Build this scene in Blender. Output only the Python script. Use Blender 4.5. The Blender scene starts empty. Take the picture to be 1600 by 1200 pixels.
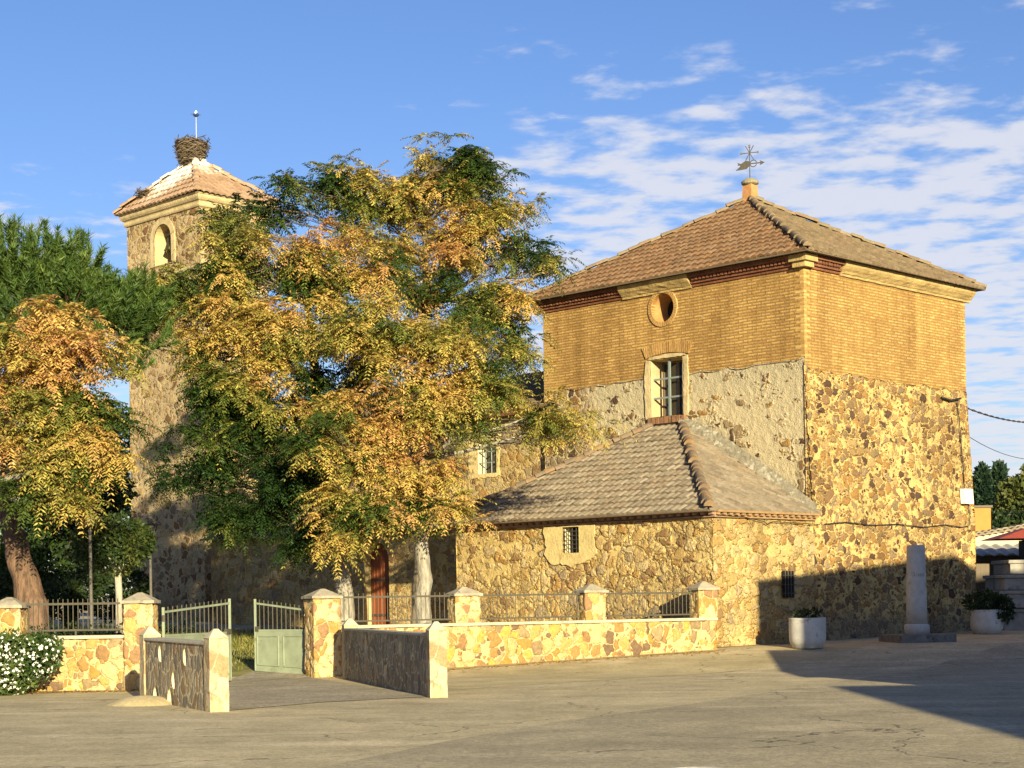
import bpy, bmesh, math, random
import numpy as np
from mathutils import Vector
from mathutils import noise as mnoise
from mathutils.geometry import tessellate_polygon
R = math.radians
random.seed(7); rng = np.random.default_rng(11)
S = bpy.context.scene
COL = S.collection

# ------------------------------------------------------------------ camera
F = 2700.0; CX = 800.0; CY = 935.0; ROLL = 0.015; EYE = 1.6
cam = bpy.data.cameras.new("camera"); camo = bpy.data.objects.new("camera", cam); COL.objects.link(camo)
cam.sensor_width = 36; cam.lens = F / 1600 * 36
cam.shift_y = (CY - 600) / 1600; cam.shift_x = 0
cam.clip_start = .1; cam.clip_end = 3000
camo.location = (0, 0, EYE)
from mathutils import Matrix
camo.rotation_euler = (Matrix.Rotation(R(90), 3, 'X') @ Matrix.Rotation(-ROLL, 3, 'Z')).to_euler()
S.camera = camo

# ------------------------------------------------------------------ light
SUN_AZ, SUN_EL = 17.0, 14.0          # from behind the camera (-Y) towards +X
sx, sy = math.sin(R(SUN_AZ)), -math.cos(R(SUN_AZ))
sdir = Vector((sx * math.cos(R(SUN_EL)), sy * math.cos(R(SUN_EL)), math.sin(R(SUN_EL))))
sl = bpy.data.lights.new("sun", 'SUN'); sl.energy = 5.0; sl.angle = R(.5); sl.color = (1.0, .875, .56)
so = bpy.data.objects.new("sun", sl); COL.objects.link(so)
so.rotation_euler = sdir.to_track_quat('Z', 'Y').to_euler(); so.location = (20, -40, 30)

W = bpy.data.worlds.new("World"); S.world = W; W.use_nodes = True
wt = W.node_tree; wt.nodes.clear()
def wn(t, **k):
    n = wt.nodes.new(t)
    for a, v in k.items(): setattr(n, a, v)
    return n
def wmath(op, a, b=None, c=None, clamp=False):
    n = wn('ShaderNodeMath', operation=op, use_clamp=clamp)
    for i, x in enumerate((a, b, c)):
        if x is None: continue
        if isinstance(x, (int, float)): n.inputs[i].default_value = x
        else: wt.links.new(x, n.inputs[i])
    return n.outputs[0]
def wrange(x, a, b, c=0., d=1.):
    n = wn('ShaderNodeMapRange', interpolation_type='SMOOTHSTEP')
    wt.links.new(x, n.inputs[0])
    for i, v in enumerate((a, b, c, d)): n.inputs[i + 1].default_value = v
    return n.outputs[0]
sky = wn('ShaderNodeTexSky', sky_type='NISHITA', sun_disc=False)
sky.sun_elevation = R(SUN_EL); sky.sun_rotation = math.atan2(sx, sy)
sky.air_density = 1.15; sky.dust_density = .6; sky.ozone_density = 2.2; sky.altitude = 800
tc = wn('ShaderNodeTexCoord'); sep = wn('ShaderNodeSeparateXYZ'); wt.links.new(tc.outputs['Generated'], sep.inputs[0])
dx, dy, dz = sep.outputs
zz = wmath('ADD', wmath('MAXIMUM', dz, 0.0), .035)
comb = wn('ShaderNodeCombineXYZ')
wt.links.new(wmath('DIVIDE', dx, zz), comb.inputs[0]); wt.links.new(wmath('DIVIDE', dy, zz), comb.inputs[1])
def wnoise(scale, detail, rough, vec, lac=2.0, dist=0.0):
    n = wn('ShaderNodeTexNoise'); n.inputs['Scale'].default_value = scale; n.inputs['Detail'].default_value = detail
    n.inputs['Roughness'].default_value = rough; n.inputs['Lacunarity'].default_value = lac
    n.inputs['Distortion'].default_value = dist
    wt.links.new(vec, n.inputs['Vector']); return n.outputs['Fac']
mp = wn('ShaderNodeMapping'); mp.inputs['Scale'].default_value = (1.0, 1.0, 1); mp.inputs['Rotation'].default_value = (0, 0, R(-12))
mp.inputs['Location'].default_value = (3.4, 1.7, 0)
wt.links.new(comb.outputs[0], mp.inputs[0])
n1 = wnoise(6.4, 6, .55, mp.outputs[0], dist=.1)
n2 = wnoise(1.1, 3, .5, mp.outputs[0])
slope = wmath('DIVIDE', dx, wmath('MAXIMUM', dy, .05))           # tan of the bearing
elev = wmath('DIVIDE', dz, wmath('MAXIMUM', dy, .05))
side = wrange(slope, -.13, .10)
high = wrange(elev, .18, .37, 1., 0.)
cover = wmath('ADD', wmath('MULTIPLY', wmath('MULTIPLY', side, high), .26), wmath('MULTIPLY', wmath('SUBTRACT', n2, .5), .36))
cover = wmath('SUBTRACT', cover, wmath('MULTIPLY', wmath('MULTIPLY', wmath('SUBTRACT', 1.0, side), wrange(elev, .20, .28)), .13))
lowleft = wmath('MULTIPLY', wmath('MULTIPLY', wrange(slope, -.14, -.22), wrange(elev, .29, .22)), .13)
dens = wrange(wmath('ADD', wmath('ADD', wmath('ADD', n1, cover), lowleft), -.045), .515, .76)
skyhs = wn('ShaderNodeHueSaturation'); skyhs.inputs['Saturation'].default_value = 1.12; skyhs.inputs['Value'].default_value = 1.0
wt.links.new(sky.outputs[0], skyhs.inputs['Color'])
cl = wn('ShaderNodeMix', data_type='RGBA')
cl.inputs['B'].default_value = (6.6, 6.7, 7.3, 1)
tint = wn('ShaderNodeMix', data_type='RGBA', blend_type='MULTIPLY'); tint.inputs['Factor'].default_value = 1; tint.inputs['B'].default_value = (1.0, 1.01, 1.34, 1)
wt.links.new(skyhs.outputs[0], tint.inputs['A']); wt.links.new(tint.outputs['Result'], cl.inputs['A']); wt.links.new(wmath('MULTIPLY', dens, .85), cl.inputs['Factor'])
bg = wn('ShaderNodeBackground'); bg.inputs['Strength'].default_value = .053
wt.links.new(cl.outputs['Result'], bg.inputs['Color'])
wo = wn('ShaderNodeOutputWorld'); wt.links.new(bg.outputs[0], wo.inputs[0])

S.view_settings.view_transform = 'Standard'; S.view_settings.look = 'None'
S.view_settings.gamma = 1; S.view_settings.exposure = 1.17
S.cycles.max_bounces = 6; S.cycles.transparent_max_bounces = 4
S.cycles.use_denoising = True

# ------------------------------------------------------------------ helpers
cr, sr = math.cos(ROLL), math.sin(ROLL)
def ray(px, py):
    u, v = px - CX, CY - py
    return (u * cr + v * sr) / F, (-u * sr + v * cr) / F
def at(px, py, Y):
    a, b = ray(px, py); return Vector((a * Y, Y, EYE + b * Y))
def g(x, y):                                   # ground height
    h = .07 * min(max(y - 36, 0), 5)
    k = min(max((x + 2) / 5, 0), 1); s = .028 * (1 - k) + .014 * k
    return h + s * min(max(y - 41, 0), 22)
def gp(px, py):                                # ground point under a pixel
    a, b = ray(px, py); Y = 30.
    for _ in range(30): Y = .5 * Y + .5 * (g(a * Y, Y) - EYE) / b
    return Vector((a * Y, Y, g(a * Y, Y)))
def on(px, py, P, d):                          # pixel -> (s along d from P, z) on a vertical plane
    a, b = ray(px, py); s = (a * P[1] - P[0]) / (d[0] - a * d[1])
    return s, EYE + b * (P[1] + s * d[1])

class MB:
    def __init__(self): self.v = []; self.f = []; self.uv = []; self.mi = []
    def face(self, pts, uv=None, mi=0):
        b = len(self.v); self.v += [tuple(p) for p in pts]; self.f.append(tuple(range(b, b + len(pts))))
        self.uv += uv if uv else [(0, 0)] * len(pts); self.mi.append(mi); return self
    def hexa(self, p, mi=0):                   # 8 points: bottom ring ccw, top ring ccw
        for q in ((3, 2, 1, 0), (4, 5, 6, 7), (0, 1, 5, 4), (1, 2, 6, 5), (2, 3, 7, 6), (3, 0, 4, 7)):
            P = [Vector(p[i]) for i in q]; e = (P[1] - P[0]).length; h = (P[3] - P[0]).length
            self.face(P, [(0, 0), (e, 0), (e, h), (0, h)], mi)
        return self
    def box(self, c, size, rz=0, mi=0, top=1.0):
        cx, cy, cz = c; a, b, h = size[0] / 2, size[1] / 2, size[2]
        C, Sn = math.cos(rz), math.sin(rz)
        def q(x, y, z): return (cx + C * x - Sn * y, cy + Sn * x + C * y, cz + z)
        return self.hexa([q(-a, -b, 0), q(a, -b, 0), q(a, b, 0), q(-a, b, 0)] + [q(-a * top, -b * top, h), q(a * top, -b * top, h), q(a * top, b * top, h), q(-a * top, b * top, h)], mi)
    def beam(self, p0, p1, w, h, mi=0, up=(0, 0, 1)):
        p0, p1 = Vector(p0), Vector(p1); d = (p1 - p0).normalized(); u = Vector(up)
        s = d.cross(u)
        if s.length < 1e-4: s = d.cross(Vector((1, 0, 0)))
        s = s.normalized() * (w / 2); t = s.cross(d).normalized() * (h / 2)
        return self.hexa([p0 - s - t, p0 + s - t, p0 + s + t, p0 - s + t, p1 - s - t, p1 + s - t, p1 + s + t, p1 - s + t], mi)
    def tube(self, pts, rad, n=8, mi=0, cap=True):
        pts = [Vector(p) for p in pts]; m = len(pts)
        if not hasattr(rad, '__len__'): rad = [rad] * m
        b = len(self.v)
        for i, p in enumerate(pts):
            d = (pts[min(i + 1, m - 1)] - pts[max(i - 1, 0)]).normalized()
            a = d.cross(Vector((0, 0, 1)) if abs(d.z) < .95 else Vector((1, 0, 0))).normalized(); c = d.cross(a)
            for k in range(n):
                t = 2 * math.pi * k / n
                self.v.append(tuple(p + (a * math.cos(t) + c * math.sin(t)) * rad[i]))
        for i in range(m - 1):
            for k in range(n):
                k2 = (k + 1) % n
                self.f.append((b + i * n + k, b + i * n + k2, b + (i + 1) * n + k2, b + (i + 1) * n + k)); self.mi.append(mi)
                self.uv += [(k / n, i), ((k + 1) / n, i), ((k + 1) / n, i + 1), (k / n, i + 1)]
        if cap:
            self.f.append(tuple(b + k for k in range(n))[::-1]); self.mi.append(mi); self.uv += [(0, 0)] * n
            self.f.append(tuple(b + (m - 1) * n + k for k in range(n))); self.mi.append(mi); self.uv += [(0, 0)] * n
        return self
    def lathe(self, c, prof, n=24, mi=0):
        b = len(self.v); m = len(prof)
        for r, z in prof:
            for k in range(n):
                t = 2 * math.pi * k / n; self.v.append((c[0] + r * math.cos(t), c[1] + r * math.sin(t), c[2] + z))
        for i in range(m - 1):
            for k in range(n):
                k2 = (k + 1) % n
                self.f.append((b + i * n + k, b + i * n + k2, b + (i + 1) * n + k2, b + (i + 1) * n + k)); self.mi.append(mi); self.uv += [(0, 0)] * 4
        self.f.append(tuple(b + k for k in range(n))[::-1]); self.mi.append(mi); self.uv += [(0, 0)] * n
        self.f.append(tuple(b + (m - 1) * n + k for k in range(n))); self.mi.append(mi); self.uv += [(0, 0)] * n
        return self
    def poly(self, outer, holes, fn, mi=0):    # polygon with holes in (u,z), mapped to 3D by fn
        loops = [[Vector((u, z, 0)) for u, z in l] for l in [outer] + list(holes)]
        flat = [p for l in loops for p in l]
        for t in tessellate_polygon(loops):
            P = [flat[i] for i in t]
            ar = (P[1].x - P[0].x) * (P[2].y - P[0].y) - (P[2].x - P[0].x) * (P[1].y - P[0].y)
            if ar < 0: P = P[::-1]
            self.face([fn(p.x, p.y) for p in P], [(p.x, p.y) for p in P], mi)
        return self
    def grid(self, fn, u0, u1, zb, zt, step=.045, hole=None, mi=0, flip=False):
        """dense wall between z=zb and z=zt(u); hole = (u0, u1, z0, z1)"""
        us = list(np.arange(u0, u1, step)) + [u1]; zm = zt if not callable(zt) else min(zt(u) for u in us); zs = list(np.arange(zb, zm - step * .6, step)) + [None]
        if hole:
            for h in hole[:2]: us[min(range(1, len(us) - 1), key=lambda i: abs(us[i] - h))] = h
            for h in hole[2:]:
                if h < zs[-2]: zs[min(range(1, len(zs) - 1), key=lambda i: abs(zs[i] - h))] = h
        Z = lambda k, u: zs[k] if zs[k] is not None else (zt(u) if callable(zt) else zt)
        b = len(self.v); nu = len(us)
        for k in range(len(zs)):
            for u in us: self.v.append(tuple(fn(u, Z(k, u))))
        for k in range(len(zs) - 1):
            for i in range(nu - 1):
                um = (us[i] + us[i + 1]) / 2; zc = (Z(k, um) + Z(k + 1, um)) / 2
                if hole and hole[0] < um < hole[1] and hole[2] < zc < hole[3]: continue
                q = b + k * nu + i; self.f.append((q, q + 1, q + nu + 1, q + nu)); self.mi.append(mi)
                qu = [(us[i], Z(k, us[i])), (us[i + 1], Z(k, us[i + 1])), (us[i + 1], Z(k + 1, us[i + 1])), (us[i], Z(k + 1, us[i]))]
                if flip: self.f[-1] = self.f[-1][::-1]; qu = qu[::-1]
                self.uv += qu
        return self
    def reveal(self, loop, fn, depth, mi=0, scale=1.0):    # fn(u,z,d): walls of an opening going in
        cu = sum(p[0] for p in loop) / len(loop); cz = sum(p[1] for p in loop) / len(loop)
        L = len(loop)
        for i in range(L):
            a, b = loop[i], loop[(i + 1) % L]
            a2 = (cu + (a[0] - cu) * scale, cz + (a[1] - cz) * scale); b2 = (cu + (b[0] - cu) * scale, cz + (b[1] - cz) * scale)
            self.face([fn(*a, 0), fn(*b, 0), fn(*b2, depth), fn(*a2, depth)], [(a[0] + a[1], 0), (b[0] + b[1], 0), (b[0] + b[1], depth), (a[0] + a[1], depth)], mi)
        return self
    def build(self, name, mats, parent=None, smooth=False, bevel=0, weld=False):
        base = Vector(parent['_b']) if parent is not None else Vector((0, 0, 0))
        me = bpy.data.meshes.new(name)
        me.from_pydata([tuple(Vector(p) - base) for p in self.v], [], self.f)
        if self.uv:
            ul = me.uv_layers.new(name="UVMap"); ul.data.foreach_set('uv', np.array(self.uv, dtype=np.float32).ravel())
        for m in (mats if isinstance(mats, (list, tuple)) else [mats]): me.materials.append(m)
        me.polygons.foreach_set('material_index', self.mi)
        if smooth: me.polygons.foreach_set('use_smooth', [True] * len(self.f))
        me.update()
        o = bpy.data.objects.new(name, me); COL.objects.link(o)
        if parent is not None: o.parent = parent; o['_b'] = tuple(float(q) for q in base)
        else: o['_b'] = (0, 0, 0)
        if weld:
            bm = bmesh.new(); bm.from_mesh(me); bmesh.ops.remove_doubles(bm, verts=bm.verts, dist=2e-3)
            for f_ in bm.faces: f_.smooth = f_.calc_area() < .02
            bm.to_mesh(me); bm.free()
        if bevel:
            bm = bmesh.new(); bm.from_mesh(me)
            bmesh.ops.remove_doubles(bm, verts=bm.verts, dist=1e-4)
            bmesh.ops.bevel(bm, geom=[e for e in bm.edges if len(e.link_faces) == 2 and e.calc_face_angle(0) > .5], offset=bevel, segments=2, affect='EDGES', profile=.6)
            bm.to_mesh(me); bm.free()
        return o
TOPS = []
def thing(name, label, cat, base=(0, 0, 0), group=None):
    o = bpy.data.objects.new(name, None); COL.objects.link(o); o.location = base; o['_b'] = tuple(float(q) for q in base)
    o.empty_display_size = .2
    o['label'] = label; o['category'] = cat
    if group: o['group'] = group
    return o
def tag(o, label=None, cat=None, group=None, kind=None):
    for k, v in (('label', label), ('category', cat), ('group', group), ('kind', kind)):
        if v: o[k] = v
    return o
def nmesh(name, verts, faces_n, idx, mats, parent=None, cols=None, smooth=False):
    """numpy mesh; faces all with faces_n corners, idx flat"""
    base = np.array(parent['_b'] if parent is not None else (0, 0, 0), dtype=float)
    v = (np.asarray(verts, dtype=np.float64) - base).astype(np.float32); idx = np.asarray(idx, dtype=np.int32).ravel()
    me = bpy.data.meshes.new(name); nf = len(idx) // faces_n
    me.vertices.add(len(v)); me.vertices.foreach_set('co', v.ravel())
    me.loops.add(len(idx)); me.loops.foreach_set('vertex_index', idx)
    me.polygons.add(nf); me.polygons.foreach_set('loop_start', np.arange(nf, dtype=np.int32) * faces_n)
    me.update(calc_edges=True)
    if cols is not None:
        at_ = me.attributes.new('leafcol', 'FLOAT_COLOR', 'POINT')
        c = np.ones((len(v), 4), dtype=np.float32); c[:, :3] = cols; at_.data.foreach_set('color', c.ravel())
    if smooth: me.polygons.foreach_set('use_smooth', [True] * nf)
    for m in (mats if isinstance(mats, (list, tuple)) else [mats]): me.materials.append(m)
    o = bpy.data.objects.new(name, me); COL.objects.link(o); o['_b'] = tuple(float(q) for q in base)
    if parent is not None: o.parent = parent
    return o

# ------------------------------------------------------------------ materials
class NT:
    def __init__(self, name):
        self.m = bpy.data.materials.new(name); self.m.use_nodes = True; self.t = self.m.node_tree; self.t.nodes.clear()
        self.out = self.n('ShaderNodeOutputMaterial'); self.b = self.n('ShaderNodeBsdfPrincipled')
        self.t.links.new(self.b.outputs[0], self.out.inputs[0])
        self.b.inputs['Roughness'].default_value = .9; self.b.inputs['Specular IOR Level'].default_value = .25
        self.tc = self.n('ShaderNodeTexCoord')
    def n(self, t, **k):
        x = self.t.nodes.new(t)
        for a, v in k.items(): setattr(x, a, v)
        return x
    def put(self, v, s):
        if isinstance(v, bpy.types.NodeSocket): self.t.links.new(v, s)
        elif isinstance(v, (tuple, list)): s.default_value = tuple(v) + ((1,) if len(v) == 3 and s.type == 'RGBA' else ())
        else: s.default_value = v
    def math(self, op, a, b=0., clamp=False):
        n = self.n('ShaderNodeMath', operation=op, use_clamp=clamp); self.put(a, n.inputs[0]); self.put(b, n.inputs[1]); return n.outputs[0]
    def ss(self, x, a, b, c=0., d=1.):
        n = self.n('ShaderNodeMapRange', interpolation_type='SMOOTHSTEP'); self.put(x, n.inputs[0])
        for i, v in enumerate((a, b, c, d)): self.put(v, n.inputs[i + 1])
        return n.outputs[0]
    def mix(self, f, a, b, mode='MIX'):
        n = self.n('ShaderNodeMix', data_type='RGBA', blend_type=mode); self.put(f, n.inputs['Factor']); self.put(a, n.inputs['A']); self.put(b, n.inputs['B']); return n.outputs['Result']
    def noise(self, scale, detail=4, rough=.55, vec=None, dist=0., col=False):
        n = self.n('ShaderNodeTexNoise'); self.put(scale, n.inputs['Scale']); self.put(detail, n.inputs['Detail']); self.put(rough, n.inputs['Roughness']); self.put(dist, n.inputs['Distortion'])
        self.put(vec if vec is not None else self.tc.outputs['Object'], n.inputs['Vector']); return n.outputs['Color' if col else 'Fac']
    def vor(self, feature, scale, vec, rand=1.):
        n = self.n('ShaderNodeTexVoronoi', feature=feature); self.put(scale, n.inputs['Scale']); self.put(rand, n.inputs['Randomness']); self.put(vec, n.inputs['Vector']); return n
    def map(self, vec, scale=(1, 1, 1), loc=(0, 0, 0), rot=(0, 0, 0)):
        n = self.n('ShaderNodeMapping'); self.put(vec, n.inputs[0]); n.inputs['Scale'].default_value = scale; n.inputs['Location'].default_value = loc; n.inputs['Rotation'].default_value = rot; return n.outputs[0]
    def vadd(self, a, b, op='ADD'):
        n = self.n('ShaderNodeVectorMath', operation=op); self.put(a, n.inputs[0]); self.put(b, n.inputs[1]); return n.outputs[0]
    def vscale(self, a, s):
        n = self.n('ShaderNodeVectorMath', operation='SCALE'); self.put(a, n.inputs[0]); self.put(s, n.inputs['Scale']); return n.outputs[0]
    def ramp(self, f, stops, interp='LINEAR'):
        n = self.n('ShaderNodeValToRGB'); n.color_ramp.interpolation = interp; e = n.color_ramp.elements
        while len(e) < len(stops): e.new(.5)
        for i, (p, c) in enumerate(stops): e[i].position = p; e[i].color = (*c, 1)
        self.put(f, n.inputs[0]); return n.outputs[0]
    def sep(self, v):
        n = self.n('ShaderNodeSeparateXYZ'); self.put(v, n.inputs[0]); return n.outputs
    def bump(self, h, strength=.6, dist=.03, normal=None):
        n = self.n('ShaderNodeBump'); self.put(strength, n.inputs['Strength']); self.put(dist, n.inputs['Distance']); self.put(h, n.inputs['Height'])
        if normal is not None: self.put(normal, n.inputs['Normal'])
        return n.outputs[0]
    def disp(self, h, scale, mid=1.15):
        n = self.n('ShaderNodeDisplacement'); n.inputs['Midlevel'].default_value = mid; n.inputs['Scale'].default_value = scale
        self.put(h, n.inputs['Height']); self.t.links.new(n.outputs[0], self.out.inputs['Displacement']); self.m.displacement_method = 'BOTH'
    def done(self, col=None, nrm=None, rough=None, **k):
        if col is not None: self.put(col, self.b.inputs['Base Color'])
        if nrm is not None: self.put(nrm, self.b.inputs['Normal'])
        if rough is not None: self.put(rough, self.b.inputs['Roughness'])
        for a, v in k.items(): self.put(v, self.b.inputs[a.replace('_', ' ')])
        return self.m

def rubble_nodes(T, scale, mortar, cols, width=.05, soft=.04, keep=1.0, zs=1.0, warp=.12, vec=None):
    """stone colour, mask and height sockets"""
    v = vec if vec is not None else T.tc.outputs['Object']
    v = T.map(v, (1, 1, zs))
    w = T.vscale(T.vadd(T.noise(2.3, 3, .6, v, col=True), (.5, .5, .5), 'SUBTRACT'), warp * 2)
    w2 = T.vscale(T.vadd(T.noise(9, 3, .6, v, col=True), (.5, .5, .5), 'SUBTRACT'), warp * .5)
    p = T.vadd(T.vadd(v, w), w2)
    E = T.vor('DISTANCE_TO_EDGE', scale, p, .95).outputs['Distance']
    C = T.sep(T.vor('F1', scale, p, .95).outputs['Color'])
    mask = T.ss(E, width, width + soft)
    kn = T.math('ADD', T.math('MULTIPLY', T.noise(.45, 2, .5, v), .9), keep - .45)
    kmask = T.ss(T.math('SUBTRACT', kn, C[0]), -.01, .02)
    mask = T.math('MULTIPLY', mask, kmask)
    n = len(cols)
    sc = T.ramp(C[1], [(i / n, c) for i, c in enumerate(cols)], 'CONSTANT')
    var = T.noise(14, 5, .7, v)
    sc = T.mix(1., sc, T.ramp(var, [(.25, (.62, .62, .62)), (.8, (1.3, 1.25, 1.2))]), 'MULTIPLY')
    mc = T.mix(1., mortar, T.ramp(T.noise(3.5, 6, .65, v), [(.25, (.70, .68, .66)), (.75, (1.15, 1.15, 1.13))]), 'MULTIPLY')
    col = T.mix(mask, mc, sc)
    dome = T.ss(E, 0., width + .24, .55, 1.)
    h = T.math('ADD', T.math('MULTIPLY', T.math('MULTIPLY', mask, dome), T.math('ADD', T.math('MULTIPLY', C[2], .6), .45)), T.math('MULTIPLY', T.noise(22, 5, .7, v), .5))
    return col, mask, h
def rubble(name, scale, mortar, cols, width=.05, soft=.04, keep=1.0, zs=1.0, warp=.12, bump=.7, bd=.035, dirt=True, dirtz=None, small=.62, disp=0.):
    T = NT(name); col, m, h = rubble_nodes(T, scale, mortar, cols, width, soft, keep, zs, warp)
    if small:
        c2, m2, h2 = rubble_nodes(T, scale * 2.3, mortar, cols[2:] + cols[:2], width * 1.5, soft * 1.5, small, zs, warp * .6)
        col = T.mix(T.math('MULTIPLY', m2, T.math('SUBTRACT', 1., m)), col, c2); h = T.math('MAXIMUM', h, T.math('MULTIPLY', h2, .7))
    fine = T.noise(45, 3, .75); col = T.mix(1., col, T.ramp(fine, [(.3, (.78, .77, .76)), (.7, (1.18, 1.17, 1.16))]), 'MULTIPLY')
    if dirt: col = T.mix(1., col, T.ramp(T.noise(.35, 5, .65), [(.3, (.72, .69, .66)), (.6, (1.05, 1.04, 1.02))]), 'MULTIPLY')
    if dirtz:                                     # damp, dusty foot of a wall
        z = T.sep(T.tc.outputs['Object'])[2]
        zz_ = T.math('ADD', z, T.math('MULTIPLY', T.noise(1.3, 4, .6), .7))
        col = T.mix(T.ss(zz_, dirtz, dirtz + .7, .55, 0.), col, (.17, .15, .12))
    if disp: T.disp(h, disp)
    return T.done(col, T.bump(h, bump, bd))
BROWN, DKBR, OCH, GREYB, PURP, TAN, ORNG, LTAN = (.20, .115, .05), (.095, .055, .035), (.34, .20, .07), (.24, .175, .10), (.105, .065, .045), (.42, .30, .14), (.42, .20, .05), (.52, .41, .22)
M = {}
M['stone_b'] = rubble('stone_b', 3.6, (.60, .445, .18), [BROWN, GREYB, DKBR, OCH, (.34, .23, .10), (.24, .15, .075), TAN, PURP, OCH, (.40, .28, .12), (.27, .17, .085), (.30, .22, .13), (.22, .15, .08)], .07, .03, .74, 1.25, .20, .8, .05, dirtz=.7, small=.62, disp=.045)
AX = ((.60, .46, .20), [(.42, .29, .11), (.36, .28, .17), (.48, .35, .16), (.30, .19, .09), (.46, .32, .13), LTAN, (.40, .30, .14), (.40, .25, .09), (.50, .37, .17), LTAN], .03, .06, .78, 1.2, .22)
M['stone_annex'] = rubble('stone_annex', 3.3, *AX, .8, .06, small=.5, disp=.055)
M['stone_nave'] = rubble('stone_nave', 3.3, *AX, 1.0, .08, small=.5)
M['stone_tower'] = rubble('stone_tower', 3.1, (.52, .41, .24), [GREYB, TAN, (.36, .25, .13), BROWN, (.44, .34, .2), LTAN], .07, .05, .78, 1.2, .16, .9, .06)
M['stone_fence'] = rubble('stone_fence', 4.3, (.53, .415, .205), [(.38, .21, .055), (.27, .16, .07), (.46, .34, .15), (.17, .11, .065), (.48, .31, .08), (.33, .245, .13), (.50, .40, .20), (.26, .19, .10), (.42, .29, .10), (.34, .20, .07)], .05, .03, .84, .85, .13, .6, .03, False, disp=.03)
M['stone_pillar'] = rubble('stone_pillar', 4.8, (.54, .42, .21), [(.38, .23, .07), (.44, .32, .14), (.55, .43, .23), (.30, .18, .09), (.56, .44, .25), (.50, .33, .12)], .035, .03, .80, .8, .10, .5, .025, False, disp=.03)
M['stone_slate'] = rubble('stone_slate', 5.0, (.58, .49, .32), [(.24, .20, .135), (.29, .245, .17), (.19, .165, .12), (.34, .26, .15), (.36, .31, .22), (.26, .18, .10), (.22, .195, .15)], .03, .03, 1.1, .72, .12, .7, .03, False)
M['stone_post'] = rubble('stone_post', 4.2, (.38, .31, .19), [(.44, .35, .21), (.47, .39, .25), (.33, .24, .13), (.50, .42, .28)], .03, .03, 1.1, .8, .08, .4, .02, False)

def brick(name, c1, c2, mortar, bw=.27, rh=.068, ms=.012, uvrot=False, dirt=.5, bump=.55):
    T = NT(name); uv = T.tc.outputs['UV']
    jit = T.vscale(T.vadd(T.noise(1.7, 3, .5, T.tc.outputs['Object'], col=True), (.5, .5, .5), 'SUBTRACT'), .035)
    uv = T.vadd(uv, jit)
    b = T.n('ShaderNodeTexBrick'); T.put(uv, b.inputs['Vector']); b.inputs['Scale'].default_value = 1
    b.offset = .5; b.offset_frequency = 2
    for k, v in (('Color1', c1), ('Color2', c2), ('Mortar', mortar)): b.inputs[k].default_value = (*v, 1)
    b.inputs['Mortar Size'].default_value = ms; b.inputs['Mortar Smooth'].default_value = .3; b.inputs['Bias'].default_value = .1
    b.inputs['Brick Width'].default_value = bw; b.inputs['Row Height'].default_value = rh
    col = T.mix(1., b.outputs['Color'], T.ramp(T.noise(.5, 5, .6), [(.3, (1 - .45 * dirt, 1 - .5 * dirt, 1 - .5 * dirt)), (.65, (1.08, 1.06, 1.04))]), 'MULTIPLY')
    col = T.mix(1., col, T.ramp(T.noise(16, 4, .7), [(.25, (.66, .64, .62)), (.75, (1.25, 1.22, 1.2))]), 'MULTIPLY')
    col = T.mix(1., col, T.ramp(T.noise(1.5, 5, .65, T.map(T.tc.outputs['Object'], (1.6, 1.6, .22))), [(.34, (.74, .70, .64)), (.62, (1.06, 1.05, 1.04))]), 'MULTIPLY')
    pat = T.ss(T.noise(1.9, 4, .6, T.map(T.tc.outputs['Object'], (1, 1, 2.2))), .69, .73)
    col = T.mix(T.math('MULTIPLY', pat, .6), col, (.50, .38, .2))
    h = T.math('ADD', T.math('MULTIPLY', T.math('SUBTRACT', 1., b.outputs['Fac']), 1.), T.math('MULTIPLY', T.noise(18, 4, .7), .6))
    return T.done(col, T.bump(h, bump, .025))
M['brick'] = brick('brick', (.58, .385, .13), (.40, .24, .075), (.30, .195, .075), .30, .078, .019, bump=.9)
M['brick_red'] = brick('brick_red', (.25, .085, .04), (.18, .06, .03), (.22, .13, .08), .25, .07)
M['brick_arch'] = brick('brick_arch', (.42, .25, .08), (.36, .19, .055), (.52, .41, .2), .075, .8, .012)

def plain(name, col, rough=.85, var=.25, scale=6., bump=.0, bscale=30., metal=0., spots=None, bd=.01):
    T = NT(name)
    c = T.mix(1., col, T.ramp(T.noise(scale, 6, .65), [(.25, (1 - var,) * 3), (.75, (1 + var * .6,) * 3)]), 'MULTIPLY')
    if spots: c = T.mix(T.ss(T.noise(spots[1], 5, .7), spots[2], spots[2] + .12), c, spots[0])
    nr = T.bump(T.noise(bscale, 5, .7), bump, bd) if bump else None
    return T.done(c, nr, rough, Metallic=metal)
M['plaster_tan'] = plain('plaster_tan', (.55, .44, .22), .9, .22, 2.2, .5, 14, spots=((.42, .30, .13), 3, .58), bd=.02)
M['plaster_ochre'] = plain('plaster_ochre', (.44, .315, .13), .9, .4, 3, .9, 16, spots=((.27, .17, .07), 2.2, .56), bd=.03)
M['plaster_stone'] = plain('plaster_stone', (.50, .395, .215), .9, .35, 2.5, .8, 12, spots=((.34, .26, .14), 1.7, .56), bd=.03)
M['annex_patch'] = plain('annex_patch', (.60, .47, .215), .9, .28, 2.6, .9, 14, spots=((.44, .32, .13), 2.4, .57), bd=.03)
M['plaster_pale'] = plain('plaster_pale', (.60, .52, .34), .9, .15, 3, .3, 25)
M['concrete'] = plain('concrete', (.40, .36, .28), .9, .3, 5, .3, 40, spots=((.22, .20, .16), 4, .6))
M['coping'] = plain('coping', (.46, .40, .28), .9, .3, 4, .3, 40, spots=((.26, .23, .17), 5, .58))
M['planter'] = plain('planter', (.58, .55, .49), .8, .28, 3, .3, 40, spots=((.32, .29, .24), 3., .58))
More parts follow.
